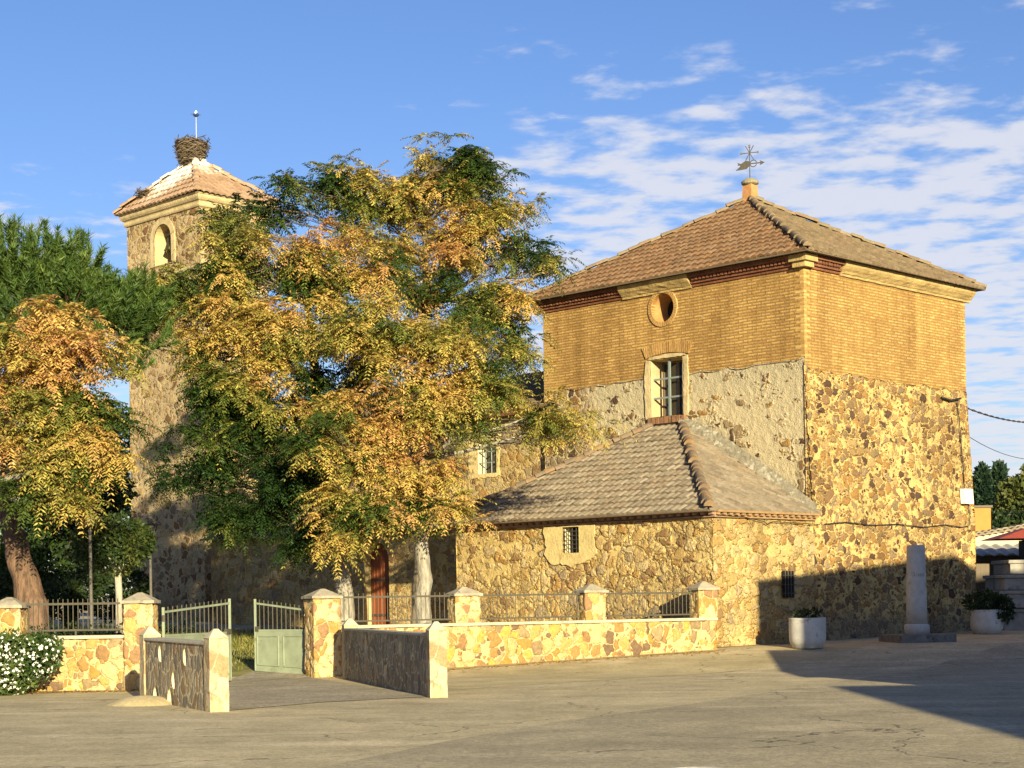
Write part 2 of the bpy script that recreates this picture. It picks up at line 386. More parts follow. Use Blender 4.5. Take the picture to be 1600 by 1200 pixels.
M['column'] = plain('column', (.50, .47, .42), .85, .25, 5, .3, 35, spots=((.34, .31, .26), 4, .58))
M['fountain_stone'] = plain('fountain_stone', (.30, .275, .235), .9, .4, 4, .4, 30, spots=((.15, .135, .11), 3, .55))
M['cap_stone'] = plain('cap_stone', (.34, .295, .215), .9, .4, 5, .5, 30, spots=((.17, .15, .11), 6, .56))
M['ink'] = plain('ink', (.24, .22, .19), .9)
M['iron'] = plain('iron', (.085, .075, .06), .6, .3, 20, metal=.2)
M['rail'] = plain('rail', (.075, .065, .045), .6, .35, 25, spots=((.10, .05, .025), 9, .6))
M['rail_dark'] = plain('rail_dark', (.11, .10, .085), .55, .3, 20)
M['grille'] = plain('grille', (.20, .23, .22), .6, .2, 20)
M['gate_green'] = plain('gate_green', (.215, .245, .165), .6, .3, 3, .3, 14, spots=((.13, .10, .06), 4.5, .60))
M['cable'] = plain('cable', (.03, .027, .025), .6)
M['white_box'] = plain('white_box', (.78, .77, .74), .5, .05)
M['dark'] = plain('dark', (.012, .011, .010), .8)
T = NT('glass'); M['glass'] = T.done((.03, .035, .04), None, .08, Specular_IOR_Level=.6)
T = NT('lamp_glass'); M['lamp_glass'] = T.done((.55, .55, .5), None, .15, Alpha=.35)
def wood(name, c1, c2):
    T = NT(name); v = T.map(T.tc.outputs['Object'], (9, 9, .7))
    return T.done(T.mix(T.noise(1.6, 5, .6, v), c1, c2), T.bump(T.noise(3, 5, .7, v), .3, .01), .6)
M['door'] = wood('door', (.30, .09, .03), (.17, .045, .015)); M['boards'] = wood('boards', (.10, .075, .05), (.17, .13, .085))
def bark(name, c1, c2, sc=6):
    T = NT(name); v = T.map(T.tc.outputs['Object'], (sc, sc, sc * .25))
    n = T.noise(1.5, 6, .7, v)
    return T.done(T.mix(T.ss(n, .3, .7), c1, c2), T.bump(n, 1., .07))
M['bark_grey'] = bark('bark_grey', (.17, .15, .12), (.42, .38, .30)); M['bark_pine'] = bark('bark_pine', (.06, .038, .024), (.225, .135, .085), 5)
M['bark_dark'] = bark('bark_dark', (.09, .07, .05), (.22, .18, .13)); M['bark_pale'] = bark('bark_pale', (.3, .26, .2), (.48, .43, .33))
def leafmat(name, trans=.24, rough=.55):
    T = NT(name); a = T.n('ShaderNodeAttribute', attribute_name='leafcol')
    T.done(a.outputs['Color'], None, rough, Specular_IOR_Level=.3)
    tr = T.n('ShaderNodeBsdfTranslucent'); T.put(a.outputs['Color'], tr.inputs[0])
    ms = T.n('ShaderNodeMixShader'); ms.inputs[0].default_value = trans
    T.t.links.new(T.b.outputs[0], ms.inputs[1]); T.t.links.new(tr.outputs[0], ms.inputs[2]); T.t.links.new(ms.outputs[0], T.out.inputs[0])
    return T.m
M['leaf'] = leafmat('leaf'); M['needle'] = leafmat('needle', .2)

def tiles(name, cols, lichen=None, lich_thr=.55, white=None, tw=.22):
    T = NT(name); uv = T.sep(T.tc.outputs['UV'])
    cmb = T.n('ShaderNodeCombineXYZ'); T.put(T.math('FLOOR', T.math('DIVIDE', uv[0], tw)), cmb.inputs[0]); T.put(T.math('FLOOR', uv[1]), cmb.inputs[1])
    wn_ = T.n('ShaderNodeTexWhiteNoise', noise_dimensions='2D'); T.put(cmb.outputs[0], wn_.inputs['Vector'])
    n = len(cols); c = T.ramp(wn_.outputs['Value'], [(i / max(n - 1, 1), x) for i, x in enumerate(cols)])
    c = T.mix(1., c, T.ramp(T.noise(9, 5, .7), [(.25, (.65, .65, .65)), (.75, (1.25, 1.25, 1.25))]), 'MULTIPLY')
    # each row darkens towards its overlap with the next
    fr = T.math('FRACT', uv[1]); c = T.mix(T.ss(T.math('ADD', fr, T.math('MULTIPLY', T.noise(7, 3, .6), .25)), .95, 1.1, 0., .55), c, (.07, .055, .04))
    if lichen:
        for lc, sc_, th in lichen: c = T.mix(T.ss(T.noise(sc_, 5, .7), th, th + .15, 0., .8), c, lc)
    if white:
        d = T.n('ShaderNodeVectorMath', operation='DISTANCE'); T.put(T.tc.outputs['Object'], d.inputs[0]); d.inputs[1].default_value = white
        dd = T.math('ADD', d.outputs['Value'], T.math('MULTIPLY', T.math('SUBTRACT', T.noise(3, 5, .7, T.map(T.tc.outputs['Object'], (1.5, 1.5, .5))), .5), 3.4))
        c = T.mix(T.ss(dd, .7, 1.9, .85, 0.), c, (.78, .74, .66))
    return T.done(c, T.bump(T.noise(30, 4, .7), .3, .01), .88)
M['tile_hip'] = tiles('tile_hip', [(.20, .13, .08), (.19, .145, .10), (.14, .105, .07), (.21, .155, .105), (.26, .155, .07)], [((.30, .26, .18), 3, .6)])
GT = [(.22, .175, .12), (.29, .235, .165), (.19, .15, .105), (.32, .265, .19), (.25, .185, .12)]
M['tile_red'] = tiles('tile_red', [(.20, .115, .058), (.26, .155, .08), (.17, .10, .053), (.24, .13, .062), (.215, .135, .08)], [((.24, .185, .115), 1.6, .6), ((.12, .10, .07), 3, .62)])
M['tile_lichen'] = tiles('tile_lichen', [(.19, .135, .08), (.24, .175, .105), (.15, .11, .065), (.26, .195, .12), (.20, .13, .075)], [((.21, .165, .09), 1.3, .5), ((.11, .085, .055), 3, .58), ((.29, .22, .13), 5, .60)])
M['tile_grey'] = tiles('tile_grey', GT, [((.33, .28, .20), 2.0, .55), ((.13, .11, .08), 3.2, .6), ((.36, .20, .09), 1.1, .66)])

# ------------------------------------------------------------------ ground
def ruled(name, A, B, n, mat, dz=0., smooth=True):
    """grid between two ground polylines, draped on the terrain"""
    def samp(P, t):
        f = t * (len(P) - 1); i = min(int(f), len(P) - 2); f -= i
        return (P[i][0] * (1 - f) + P[i + 1][0] * f, P[i][1] * (1 - f) + P[i + 1][1] * f)
    m = MB(); nu, nv = n
    rows = []
    for j in range(nv + 1):
        r = []
        for i in range(nu + 1):
            a, b = samp(A, i / nu), samp(B, i / nu); t = j / nv
            x, y = a[0] * (1 - t) + b[0] * t, a[1] * (1 - t) + b[1] * t; r.append((x, y, g(x, y) + dz))
        rows.append(r)
    m.v = [p for r in rows for p in r]
    for j in range(nv):
        for i in range(nu):
            k = j * (nu + 1) + i; m.f.append((k, k + 1, k + nu + 2, k + nu + 1)); m.mi.append(0); m.uv += [(0, 0)] * 4
    o = m.build(name, mat, None, smooth); return tag(o, kind='structure')

def groundmat(name, c, dark, light, crack=.0, grit=.35, seed=0.):
    T = NT(name); v = T.map(T.tc.outputs['Object'], (1, 1, 1), (seed, seed * .7, 0))
    a = T.noise(.22, 7, .68, v); b = T.noise(1.1, 6, .65, v); d = T.math('ADD', T.math('MULTIPLY', T.noise(34, 2, .8, v), .5), T.math('MULTIPLY', T.noise(11, 3, .75, v), .5)); st = T.noise(.6, 5, .6, T.map(v, (.35, 1.6, 1), rot=(0, 0, R(20))))
    col = T.mix(T.ss(a, .35, .65), dark, c); col = T.mix(T.ss(st, .52, .68, 0., .75), col, light)
    pt = T.ss(T.noise(.33, 6, .62, T.map(v, (1, 1, 1), (11, 5, 0))), .60, .625); col = T.mix(T.math('MULTIPLY', pt, .45), col, light)
    oil = T.ss(T.noise(.9, 4, .6, T.map(v, (1, 1, 1), (31, 15, 0))), .66, .74); col = T.mix(T.math('MULTIPLY', oil, .5), col, (.13, .11, .08))
    col = T.mix(1., col, T.ramp(b, [(.25, (.72, .72, .72)), (.75, (1.2, 1.2, 1.2))]), 'MULTIPLY')
    col = T.mix(1., col, T.ramp(d, [(.3, (1 - grit,) * 3), (.68, (1 + grit,) * 3)]), 'MULTIPLY')
    h = T.math('ADD', d, T.math('MULTIPLY', b, 1.5))
    if crack:
        w = T.vadd(v, T.vscale(T.vadd(T.noise(.8, 4, .6, v, col=True), (.5, .5, .5), 'SUBTRACT'), 1.1))
        E = T.vor('DISTANCE_TO_EDGE', .22, w).outputs['Distance']
        ck = T.ss(E, .0016, .0042, 1., 0.)
        ck = T.math('MULTIPLY', ck, T.ss(T.noise(.3, 2, .5, v), .40, .52))
        col = T.mix(T.math('MULTIPLY', ck, crack), col, (.05, .045, .035)); h = T.math('SUBTRACT', h, T.math('MULTIPLY', ck, 2.))
    return T.done(col, T.bump(h, .35, .012), .92)
M['street'] = groundmat('street', (.48, .395, .235), (.39, .32, .19), (.58, .48, .30), .55, .5)
M['asphalt'] = groundmat('asphalt', (.39, .325, .205), (.31, .26, .165), (.47, .39, .255), .7, .55, 5.)
M['pave'] = groundmat('pave', (.49, .40, .225), (.40, .32, .17), (.56, .46, .28), .5, .3, 9.)
M['ramp'] = groundmat('ramp', (.34, .285, .20), (.28, .24, .17), (.42, .35, .24), .3, .7, 3.)
M['lawn'] = groundmat('lawn', (.16, .15, .04), (.10, .115, .03), (.28, .24, .09), 0, .4, 2.)
M['dust'] = groundmat('dust', (.42, .33, .19), (.34, .25, .12), (.46, .38, .25), 0, .4, 4.)
xs = [-600, -300, -120, -60, -40] + list(np.linspace(-30, 30, 61)) + [40, 60, 120, 300, 600]
ys = [-200, -80, -30] + list(np.linspace(-10, 70, 81)) + [90, 140, 300, 700, 1500]
mb = MB(); nx = len(xs)
mb.v = [(x, y, g(x, y)) for y in ys for x in xs]
for j in range(len(ys) - 1):
    for i in range(nx - 1):
        k = j * nx + i; mb.f.append((k, k + 1, k + nx + 1, k + nx)); mb.mi.append(0); mb.uv += [(0, 0)] * 4
tag(mb.build('ground', M['street'], None, True), kind='structure')
P2 = Vector((-4.0, 36.4, 0)); PE = Vector((4.66, 40.72, 0)); P1 = Vector((-6.92, 32.2, 0)); P0 = Vector((-9.36, 32.2, 0))
# darker asphalt across the lower right of the square
def ppl(l): return [tuple(gp(*p)[:2]) for p in l]
ruled('road', ppl([(430, 1215), (700, 1158), (860, 1130), (1080, 1100), (1345, 1060), (1500, 1026), (1590, 1004)]) + [(22, 52)],
      [(-2.5, 12), (0, 12), (4, 12), (8, 12), (14, 16), (20, 24), (24, 34), (28, 46)], (70, 24), M['asphalt'], .004)
ruled('pavement', [(-30, 32.0), (-9.4, 32.0), (-6.6, 31.8), (-4.0, 36.2), (-3.4, 36.4), (4.7, 40.5), (6.2, 42.1)],
      [(-30, 29.0), (-9.4, 29.0), (-6.6, 29.0), (-4.6, 27.0), (-1.0, 30.5), (6.2, 37.6), (8.4, 41)], (60, 14), M['pave'], .004)
ruled('gate_ramp', [(P1.x + .4, P1.y + .3), (-5.3, 34.5), (P2.x - .3, P2.y - .1)],
      ppl([(346, 1112), (500, 1098), (672, 1089)]), (24, 24), M['ramp'], .010)
ruled('path', [(-6.2, 33.0), (-5.2, 41), (-4.4, 50)], [(-4.35, 36.6), (-3.4, 41), (-2.6, 49)], (12, 20), M['ramp'], .006)
tag(ruled('lawn', [(-26, 32.6), (-26, 62)], [(-4.2, 36.8), (-2.2, 48.4)], (20, 20), M['lawn'], .003))
lawn2 = ruled('lawn', [(-4.2, 36.9), (4.6, 41.1)], [(-4.2, 49), (-1.6, 47.4)], (16, 16), M['dust'], .004)

def rough_box(mb_, c, size, rz=0, step=.1, amp=.012, mi=0, taper=1.0):
    """box with uneven hand-laid faces"""
    cx, cy, cz = c; a, b, h = size; C_, S_ = math.cos(rz), math.sin(rz)
    def P(x, y, z):
        t = 1 + (taper - 1) * z / h; x *= t; y *= t
        p = Vector((cx + C_ * x - S_ * y, cy + S_ * x + C_ * y, cz + z)); n = mnoise.noise_vector(p * 5.5) * amp + mnoise.noise_vector(p * 13) * amp * .5
        return p + n
    def grid(fn, nu, nv):
        G = [[fn(i / nu, j / nv) for i in range(nu + 1)] for j in range(nv + 1)]
        for j in range(nv):
            for i in range(nu): mb_.face([G[j][i], G[j][i + 1], G[j + 1][i + 1], G[j + 1][i]], None, mi)
    na, nb, nh = max(2, int(a / step)), max(2, int(b / step)), max(2, int(h / step))
    grid(lambda u, v: P(-a / 2 + a * u, -b / 2, h * v), na, nh); grid(lambda u, v: P(a / 2 - a * u, b / 2, h * v), na, nh)
    grid(lambda u, v: P(a / 2, -b / 2 + b * u, h * v), nb, nh); grid(lambda u, v: P(-a / 2, b / 2 - b * u, h * v), nb, nh)
    grid(lambda u, v: P(-a / 2 + a * u, -b / 2 + b * v, h), na, nb)
# ------------------------------------------------------------------ church
rt = math.sqrt(.5)
da = Vector((-rt, rt, 0)); db = Vector((rt, rt, 0)); nA = Vector((-rt, -rt, 0)); nB = Vector((rt, -rt, 0))
C = Vector((7.6, 44.3, 0)); LA, LB = 9.28, 7.92
ZA, ZB, ZT = 7.65, 7.38, 10.30
church = thing('church', 'village church with brick topped square chancel, low tiled annex and stone bell tower', 'church', (7.6, 44.3, .3))
def plane(P, d, n):
    d = Vector(d); n = Vector(n)
    P = Vector(P)
    return lambda u, z, dep=0.: P + d * u - n * dep + Vector((0, 0, z))
def rect(u0, u1, z0, z1): return [(u0, z0), (u1, z0), (u1, z1), (u0, z1)]
def circ(u, z, r, n=40): return [(u + r * math.cos(2 * math.pi * k / n), z + r * math.sin(2 * math.pi * k / n)) for k in range(n)]
def arch(u0, u1, z0, zs, n=14):       # zs = spring height
    c, r = (u0 + u1) / 2, (u1 - u0) / 2
    return [(u0, z0), (u1, z0)] + [(c + r * math.cos(math.pi * k / n), zs + r * math.sin(math.pi * k / n)) for k in range(n + 1)]
def ragged(loop, amp, seed, step=.09):
    r = random.Random(seed); out = []
    for i in range(len(loop)):
        a, b = loop[i], loop[(i + 1) % len(loop)]; L = math.hypot(b[0] - a[0], b[1] - a[1]); n = max(1, int(L / step))
        for k in range(n): t = k / n; j = amp if k else amp * .4; out.append((a[0] + (b[0] - a[0]) * t + r.uniform(-j, j), a[1] + (b[1] - a[1]) * t + r.uniform(-j, j)))
    return out
def wavy(z, u0, u1, amp, n, seed=0):
    r = random.Random(seed); return [(u0 + (u1 - u0) * i / n, z + (r.uniform(-amp, amp) if 0 < i < n else 0)) for i in range(n + 1)]

fA = plane(C, da, nA); fB = plane(C, db, nB)
# openings on A
oc_u, oc_z = on(1036, 481, C, da)
w_u1, w_z1 = on(1018, 567, C, da); w_u0, _ = on(1068, 567, C, da); _, w_z0 = on(1043, 650, C, da); w_z1 += .05
win = rect(w_u0, w_u1, w_z0, w_z1)
ocu = circ(oc_u, oc_z, .40)
# brick upper walls
m = MB()
lowA = [(0, ZA + .05)] + [(u, z) for u, z in wavy(ZA, 0, LA, .045, 30, 3)[1:-1]] + [(LA, ZA)]
bw_out = [p for p in lowA if not (w_u0 - .05 < p[0] < w_u1 + .05)]
# cut the window notch: window spans the joint, so brick outline goes up around it
L1 = [p for p in bw_out if p[0] <= w_u0 - .05]; L2 = [p for p in bw_out if p[0] >= w_u1 + .05]
outl = L1 + [(w_u0, ZA), (w_u0, w_z1), (w_u1, w_z1), (w_u1, ZA)] + L2 + [(LA, ZT), (0, ZT)]
m.poly(outl, [ocu], fA)
# plaster/rubble lower wall of A, 4 cm proud of the brick
m2 = MB()
fAl = plane(C + nA * .04, da, nA)
lowtop = L1 + [(w_u0, ZA)]; lowtop2 = [(w_u1, ZA)] + L2
outp = [(-.02, 2.5), (LA, 2.5)] + [(u, z) for u, z in reversed(lowtop2)] + [(w_u1, w_z0), (w_u0, w_z0)] + [(u, z) for u, z in reversed(lowtop)]
outp[-1] = (-.02, ZA + .05)
def ltop(u):
    P_ = lowtop + [(w_u1, ZA)] + L2
    for (ua, za), (ub, zb_) in zip(P_, P_[1:]):
        if ua <= u <= ub: return za + (zb_ - za) * (u - ua) / max(ub - ua, 1e-6)
    return ZA
m2.grid(fAl, 0, LA, 3.2, ltop, .045, (w_u0, w_u1, w_z0, 99), 0, True)
for a, b in zip(lowtop, lowtop[1:]): m2.face([fA(*a), fA(*b), fAl(*b), fAl(*a)])
for a, b in zip(lowtop2, lowtop2[1:]): m2.face([fA(*a), fA(*b), fAl(*b), fAl(*a)])
# plaster with bare stones showing through, more of them to the left and near the corner
T = NT('plaster_stones')
colr, mk, hh = rubble_nodes(T, 3.2, (.42, .35, .22), [BROWN, GREYB, OCH, DKBR, (.3, .22, .12)], .06, .04, 1.0, 1.1, .16)
uvs = T.sep(T.tc.outputs['UV'])
nn = T.noise(1.1, 4, .6); n9 = T.noise(7, 5, .65)
left = T.ss(T.math('ADD', uvs[0], T.math('MULTIPLY', T.math('SUBTRACT', nn, .5), 2.2)), 7.0, 8.3)
cor = T.ss(T.math('ADD', T.math('SUBTRACT', uvs[0], T.math('MULTIPLY', T.math('SUBTRACT', 5.0, uvs[1]), .25)), T.math('MULTIPLY', T.math('SUBTRACT', nn, .5), 1.0)), .05, .25, 1., 0.)
lowd = T.ss(T.math('ADD', uvs[1], T.math('MULTIPLY', T.math('SUBTRACT', nn, .5), 1.6)), 3.3, 4.6, .30, 0.)
spot = T.ss(T.noise(1.7, 3, .6, T.map(T.tc.outputs['Object'], (1, 1, 1.5), (3, 1, 2))), .56, .62)
show = T.math('MAXIMUM', T.math('MAXIMUM', left, cor), T.math('MAXIMUM', spot, lowd))
pl = T.mix(T.noise(2.5, 6, .7), (.40, .33, .20), (.54, .45, .28))
pl = T.mix(T.ss(n9, .55, .75, 0., .6), pl, (.26, .22, .15))
pl = T.mix(T.ss(uvs[1], 6.4, 7.7, 0., .45), pl, (.33, .29, .20))
cc = T.mix(T.math('MULTIPLY', show, mk), pl, colr)
cc = T.mix(left, cc, colr)
hgt = T.math('ADD', T.math('MULTIPLY', n9, 1.0), T.math('MULTIPLY', T.math('MULTIPLY', show, hh), .8))
hgt = T.math('ADD', hgt, T.math('MULTIPLY', T.noise(28, 4, .7), .35))
T.disp(hgt, .035, 1.9)
M['plaster_stones'] = T.done(cc, T.bump(hgt, .75, .045))

# B face
mB = MB(); mBs = MB()
topB = wavy(ZB, 0, LB, .05, 28, 8); topB[0] = (0, ZA + .05 - .2)
mB.poly(topB + [(LB, ZT), (0, ZT)], [], fB)
def bat(z): return .03 + (.215 * min(max((ZB - z) / (ZB - 3.65), 0), 1)) 
def fBs(u, z, dep=0): return C + db * u + nB * bat(z) + Vector((0, 0, z)) + nA * (.04 if u <= .001 else 0)
zl = [0.0, 3.65]
def btop(u):
    for (ua, za), (ub, zb_) in zip(topB, topB[1:]):
        if ua <= u <= ub: return za + (zb_ - za) * (u - ua) / max(ub - ua, 1e-6)
    return ZB
mBs.grid(lambda u, z: fBs(u, z), 0, LB, 0, btop, .045)
for a, b in zip(topB, topB[1:]): mBs.face([fBs(*a), fBs(*b), fB(*b), fB(*a)])
# corner return on the A side and the far ends
mBs.face([C + nA * .04 + Vector((0, 0, ZA)), C + nA * .04 + Vector((0, 0, 2.5)), fBs(0, 2.5), fBs(0, 3.65), fBs(0, ZB)])
e0 = C + db * LB
for z0, z1 in ((0, 3.65), (3.65, ZB)):
    mBs.face([fBs(LB, z0), e0 + da * LA + Vector((0, 0, z0)), e0 + da * LA + Vector((0, 0, z1)), fBs(LB, z1)])
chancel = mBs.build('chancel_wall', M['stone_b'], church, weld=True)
tag(chancel, 'rubble stone wall with ochre mortar')
for z0, z1 in ((ZB, ZT),): mB.face([e0 + Vector((0, 0, z0)), e0 + da * LA + Vector((0, 0, z0)), e0 + da * LA + Vector((0, 0, z1)), e0 + Vector((0, 0, z1))])
ea = C + da * LA
m.face([ea + Vector((0, 0, ZA)), ea + Vector((0, 0, ZT)), ea + db * LB + Vector((0, 0, ZT)), ea + db * LB + Vector((0, 0, ZA))], [(0, ZA), (0, ZT), (LB, ZT), (LB, ZA)])
m2.face([ea + nA * .04 + Vector((0, 0, 0)), ea + nA * .04 + Vector((0, 0, ZA)), ea + db * LB + Vector((0, 0, ZA)), ea + db * LB], [(8, 0), (8, 7), (9, 7), (9, 0)])
for src in (mB,):                              # one brick wall mesh
    off = len(m.v); m.v += src.v; m.f += [tuple(i + off for i in f) for f in src.f]; m.uv += src.uv; m.mi += src.mi
brickw = m.build('brick_wall', M['brick'], chancel)
m2.build('plaster_wall', M['plaster_stones'], chancel, weld=True)
cb_mats = [plain('corner_brick_a', (.44, .28, .095), .9, .4, 9, .5, 25), plain('corner_brick_b', (.36, .215, .07), .9, .4, 9, .5, 25), plain('corner_brick_c', (.49, .33, .12), .9, .4, 9, .5, 25)]
r_ = random.Random(6)
for P_, sa, sb in ((C, da, db), (C + db * LB, da, -db), (C + da * LA, -da, db)):
    cbm = MB(); z = ZB + .12 if P_ != C else ZB + .32
    k = 0
    while z < 9.93:
        la, lb = ((.27, .13) if k % 2 else (.13, .27)); la *= r_.uniform(.85, 1.1); lb *= r_.uniform(.85, 1.1); pr_o = r_.uniform(.001, .007)
        c_ = P_ + sa * (la / 2 - pr_o) + sb * (lb / 2 - pr_o); hh_ = .078 * r_.uniform(.70, .82)
        cbm.box((c_.x, c_.y, z), (lb, la, hh_), R(45), r_.randrange(3)); z += .078; k += 1
    cbm.build('corner_bricks', cb_mats, chancel, bevel=.006)
# oculus: ring of bricks, splayed reveal, dark behind
o = MB(); ring = circ(oc_u, oc_z, .52, 44); inn = circ(oc_u, oc_z, .40, 44)
for i in range(44):
    j = (i + 1) % 44
    a, b, c_, d_ = ring[i], ring[j], inn[j], inn[i]; ua, ub = i * .075, (i + 1) * .075
    o.face([fA(*a, -.035), fA(*b, -.035), fA(*c_, -.035), fA(*d_, -.035)], [(ua, .1), (ub, .1), (ub, .3), (ua, .3)], 0)
    o.face([fA(*a, 0), fA(*b, 0), fA(*b, -.035), fA(*a, -.035)], None, 0)
o.reveal([(p[0], p[1]) for p in inn], lambda u, z, d: fA(u, z, d - .035), .16, 0)
o.reveal(inn, lambda u, z, d: fA(u, z, d + .125), .45, 1, .78)
back = circ(oc_u, oc_z, .40 * .80, 30); o.poly(back, [], lambda u, z: fA(u, z, .57), 2)
o.build('oculus', [M['brick_arch'], plain('reveal_brick', (.40, .22, .08), .9, .35, 6, .4, 20), M['dark']], chancel)
# window
wd = MB()
wd.reveal(win, lambda u, z, d: fA(u, z, d - .045), .62, 0)
fr = .07
def bar(u0, u1, z0, z1, dep, th, mi): wd.hexa([fA(u0, z0, dep + th), fA(u1, z0, dep + th), fA(u1, z0, dep), fA(u0, z0, dep), fA(u0, z1, dep + th), fA(u1, z1, dep + th), fA(u1, z1, dep), fA(u0, z1, dep)], mi)
wc = (w_u0 + w_u1) / 2; hW = w_z1 - w_z0
bar(wc - .03, wc + .03, w_z0, w_z1, .06, .05, 1)
for k in (1, 2): bar(w_u0, w_u1, w_z0 + hW * k / 3 - .025, w_z0 + hW * k / 3 + .025, .07, .04, 1)
# inner casement and glass
for a, b, c_, d_ in ((w_u0, w_u0 + .06, w_z0, w_z1), (w_u1 - .06, w_u1, w_z0, w_z1), (w_u0 + .06, w_u1 - .06, w_z0, w_z0 + .06), (w_u0 + .06, w_u1 - .06, w_z1 - .06, w_z1), (wc - .04, wc + .04, w_z0 + .06, w_z1 - .06)):
    bar(a, b, c_, d_, .46, .05, 3)
wd.face([fA(w_u0, w_z0, .50), fA(w_u1, w_z0, .50), fA(w_u1, w_z1, .50), fA(w_u0, w_z1, .50)], None, 2)
wnd = wd.build('window', [M['plaster_stone'], M['grille'], M['glass'], M['boards']], chancel)
# plaster surround, flat arch of bricks, brick sill
sr_ = MB()
def prism(mb_, loop, holes, fn, d0, mi=0):
    mb_.poly(loop, holes, lambda u, z: fn(u, z, d0), mi)
    for i in range(len(loop)):
        a, b = loop[i], loop[(i + 1) % len(loop)]; mb_.face([fn(*a, 0), fn(*b, 0), fn(*b, d0), fn(*a, d0)], [(a[0], a[1]), (b[0], b[1]), (b[0], b[1] + .05), (a[0], a[1] + .05)], mi)
prism(sr_, ragged([(w_u0 - .15, w_z0 - .05), (w_u0 - .025, w_z0 - .05), (w_u0 - .025, w_z1), (w_u0 - .16, w_z1 + .02), (w_u0 - .19, w_z1 - .5)], .018, 1), [], fA, -.048)
prism(sr_, ragged([(w_u1 + .025, w_z0 - .05), (w_u1 + .2, w_z0 - .05), (w_u1 + .24, w_z1 - .4), (w_u1 + .16, w_z1 + .02), (w_u1 + .025, w_z1)], .022, 2), [], fA, -.048)
prism(sr_, ragged([(w_u0 - .10, w_z1 + .03), (w_u1 + .10, w_z1 + .03), (w_u1 + .04, w_z1 + .09), (wc, w_z1 + .14), (w_u0 - .04, w_z1 + .09)], .012, 3), [], fA, -.04)
sr_.build('window_surround', M['plaster_stone'], chancel)
ar = MB(); nb = 17
for k in range(nb):
    t0, t1 = k / nb, (k + .82) / nb
    def ap(t, r):
        u = w_u0 - .2 + (w_u1 - w_u0 + .4) * t; bow = .10 * (1 - (2 * t - 1) ** 2); return (u + (t - .5) * .28 * r, w_z1 + .07 + bow + .30 * r - abs(2 * t - 1) * .0)
    q = [ap(t0, 0), ap(t1, 0), ap(t1, 1), ap(t0, 1)]
    prism(ar, q, [], fA, -.03 - random.uniform(0, .012))
ar.build('window_arch', M['brick_arch'], chancel)
sl_ = MB()
for k in range(9):
    u = w_u0 - .08 + k * (w_u1 - w_u0 + .2) / 9
    prism(sl_, rect(u, u + .115, w_z0 - .20, w_z0 - .012 - random.uniform(0, .02)), [], fA, -.10 - random.uniform(0, .03))
sl_.build('window_sill', plain('sill_brick', (.24, .125, .065), .9, .4, 8, .4, 20), chancel)
# cornice: three stepped courses, patched with plaster
cn = MB()
def course(f, u0, u1, z0, z1, out, mi): prism(cn, rect(u0, u1, z0, z1), [], f, -out, mi)
def strip(f, a, b, mi, kind):
    if kind == 'brick':
        course(f, a, b, 9.97, 10.04, .05, mi); course(f, a, b, 10.045, 10.115, .11, mi)
        u = a
        while u < b - .1: course(f, u, u + .075, 10.118, 10.195, .18 + random.uniform(-.01, .01), mi); u += .125
        course(f, a, b, 10.198, 10.30, .23, mi)
    else:
        pr = [(.0, 9.94), (.05, 9.95), (.06, 10.0), (.09, 10.02), (.13, 10.07), (.19, 10.12), (.24, 10.19), (.26, 10.30)]; N = max(2, int((b - a) / .18))
        row = lambda k: [f(a + (b - a) * k / N, z + random.uniform(-.008, .008), -o_ - random.uniform(0, .014)) for o_, z in pr]
        rows = [row(k) for k in range(N + 1)]
        for k in range(N):
            for q in range(len(pr) - 1): cn.face([rows[k][q], rows[k + 1][q], rows[k + 1][q + 1], rows[k][q + 1]], None, mi)
        for k in (0, N): cn.face(rows[k] + [f(a + (b - a) * k / N, 10.30, 0)], None, mi)
def Au(px): return on(px, 440, C, da)[0]
def Bu(px): return on(px, 440, C, db)[0]
strip(fA, .22, Au(1082), 0, 'brick'); strip(fA, Au(1082) + .004, Au(974), 1, 'plaster'); strip(fA, Au(974) + .004, LA + .2, 0, 'brick')
strip(fB, .12, Bu(1310), 0, 'brick'); strip(fB, Bu(1310) + .004, LB + .2, 1, 'plaster')
cn.box(C + Vector((0, .06, 9.98)), (.40, .40, .14), R(45), 1); cn.box(C + Vector((0, .05, 10.123)), (.54, .54, .17), R(45), 1)
cn.build('cornice', [M['brick_red'], M['plaster_ochre']], chancel)

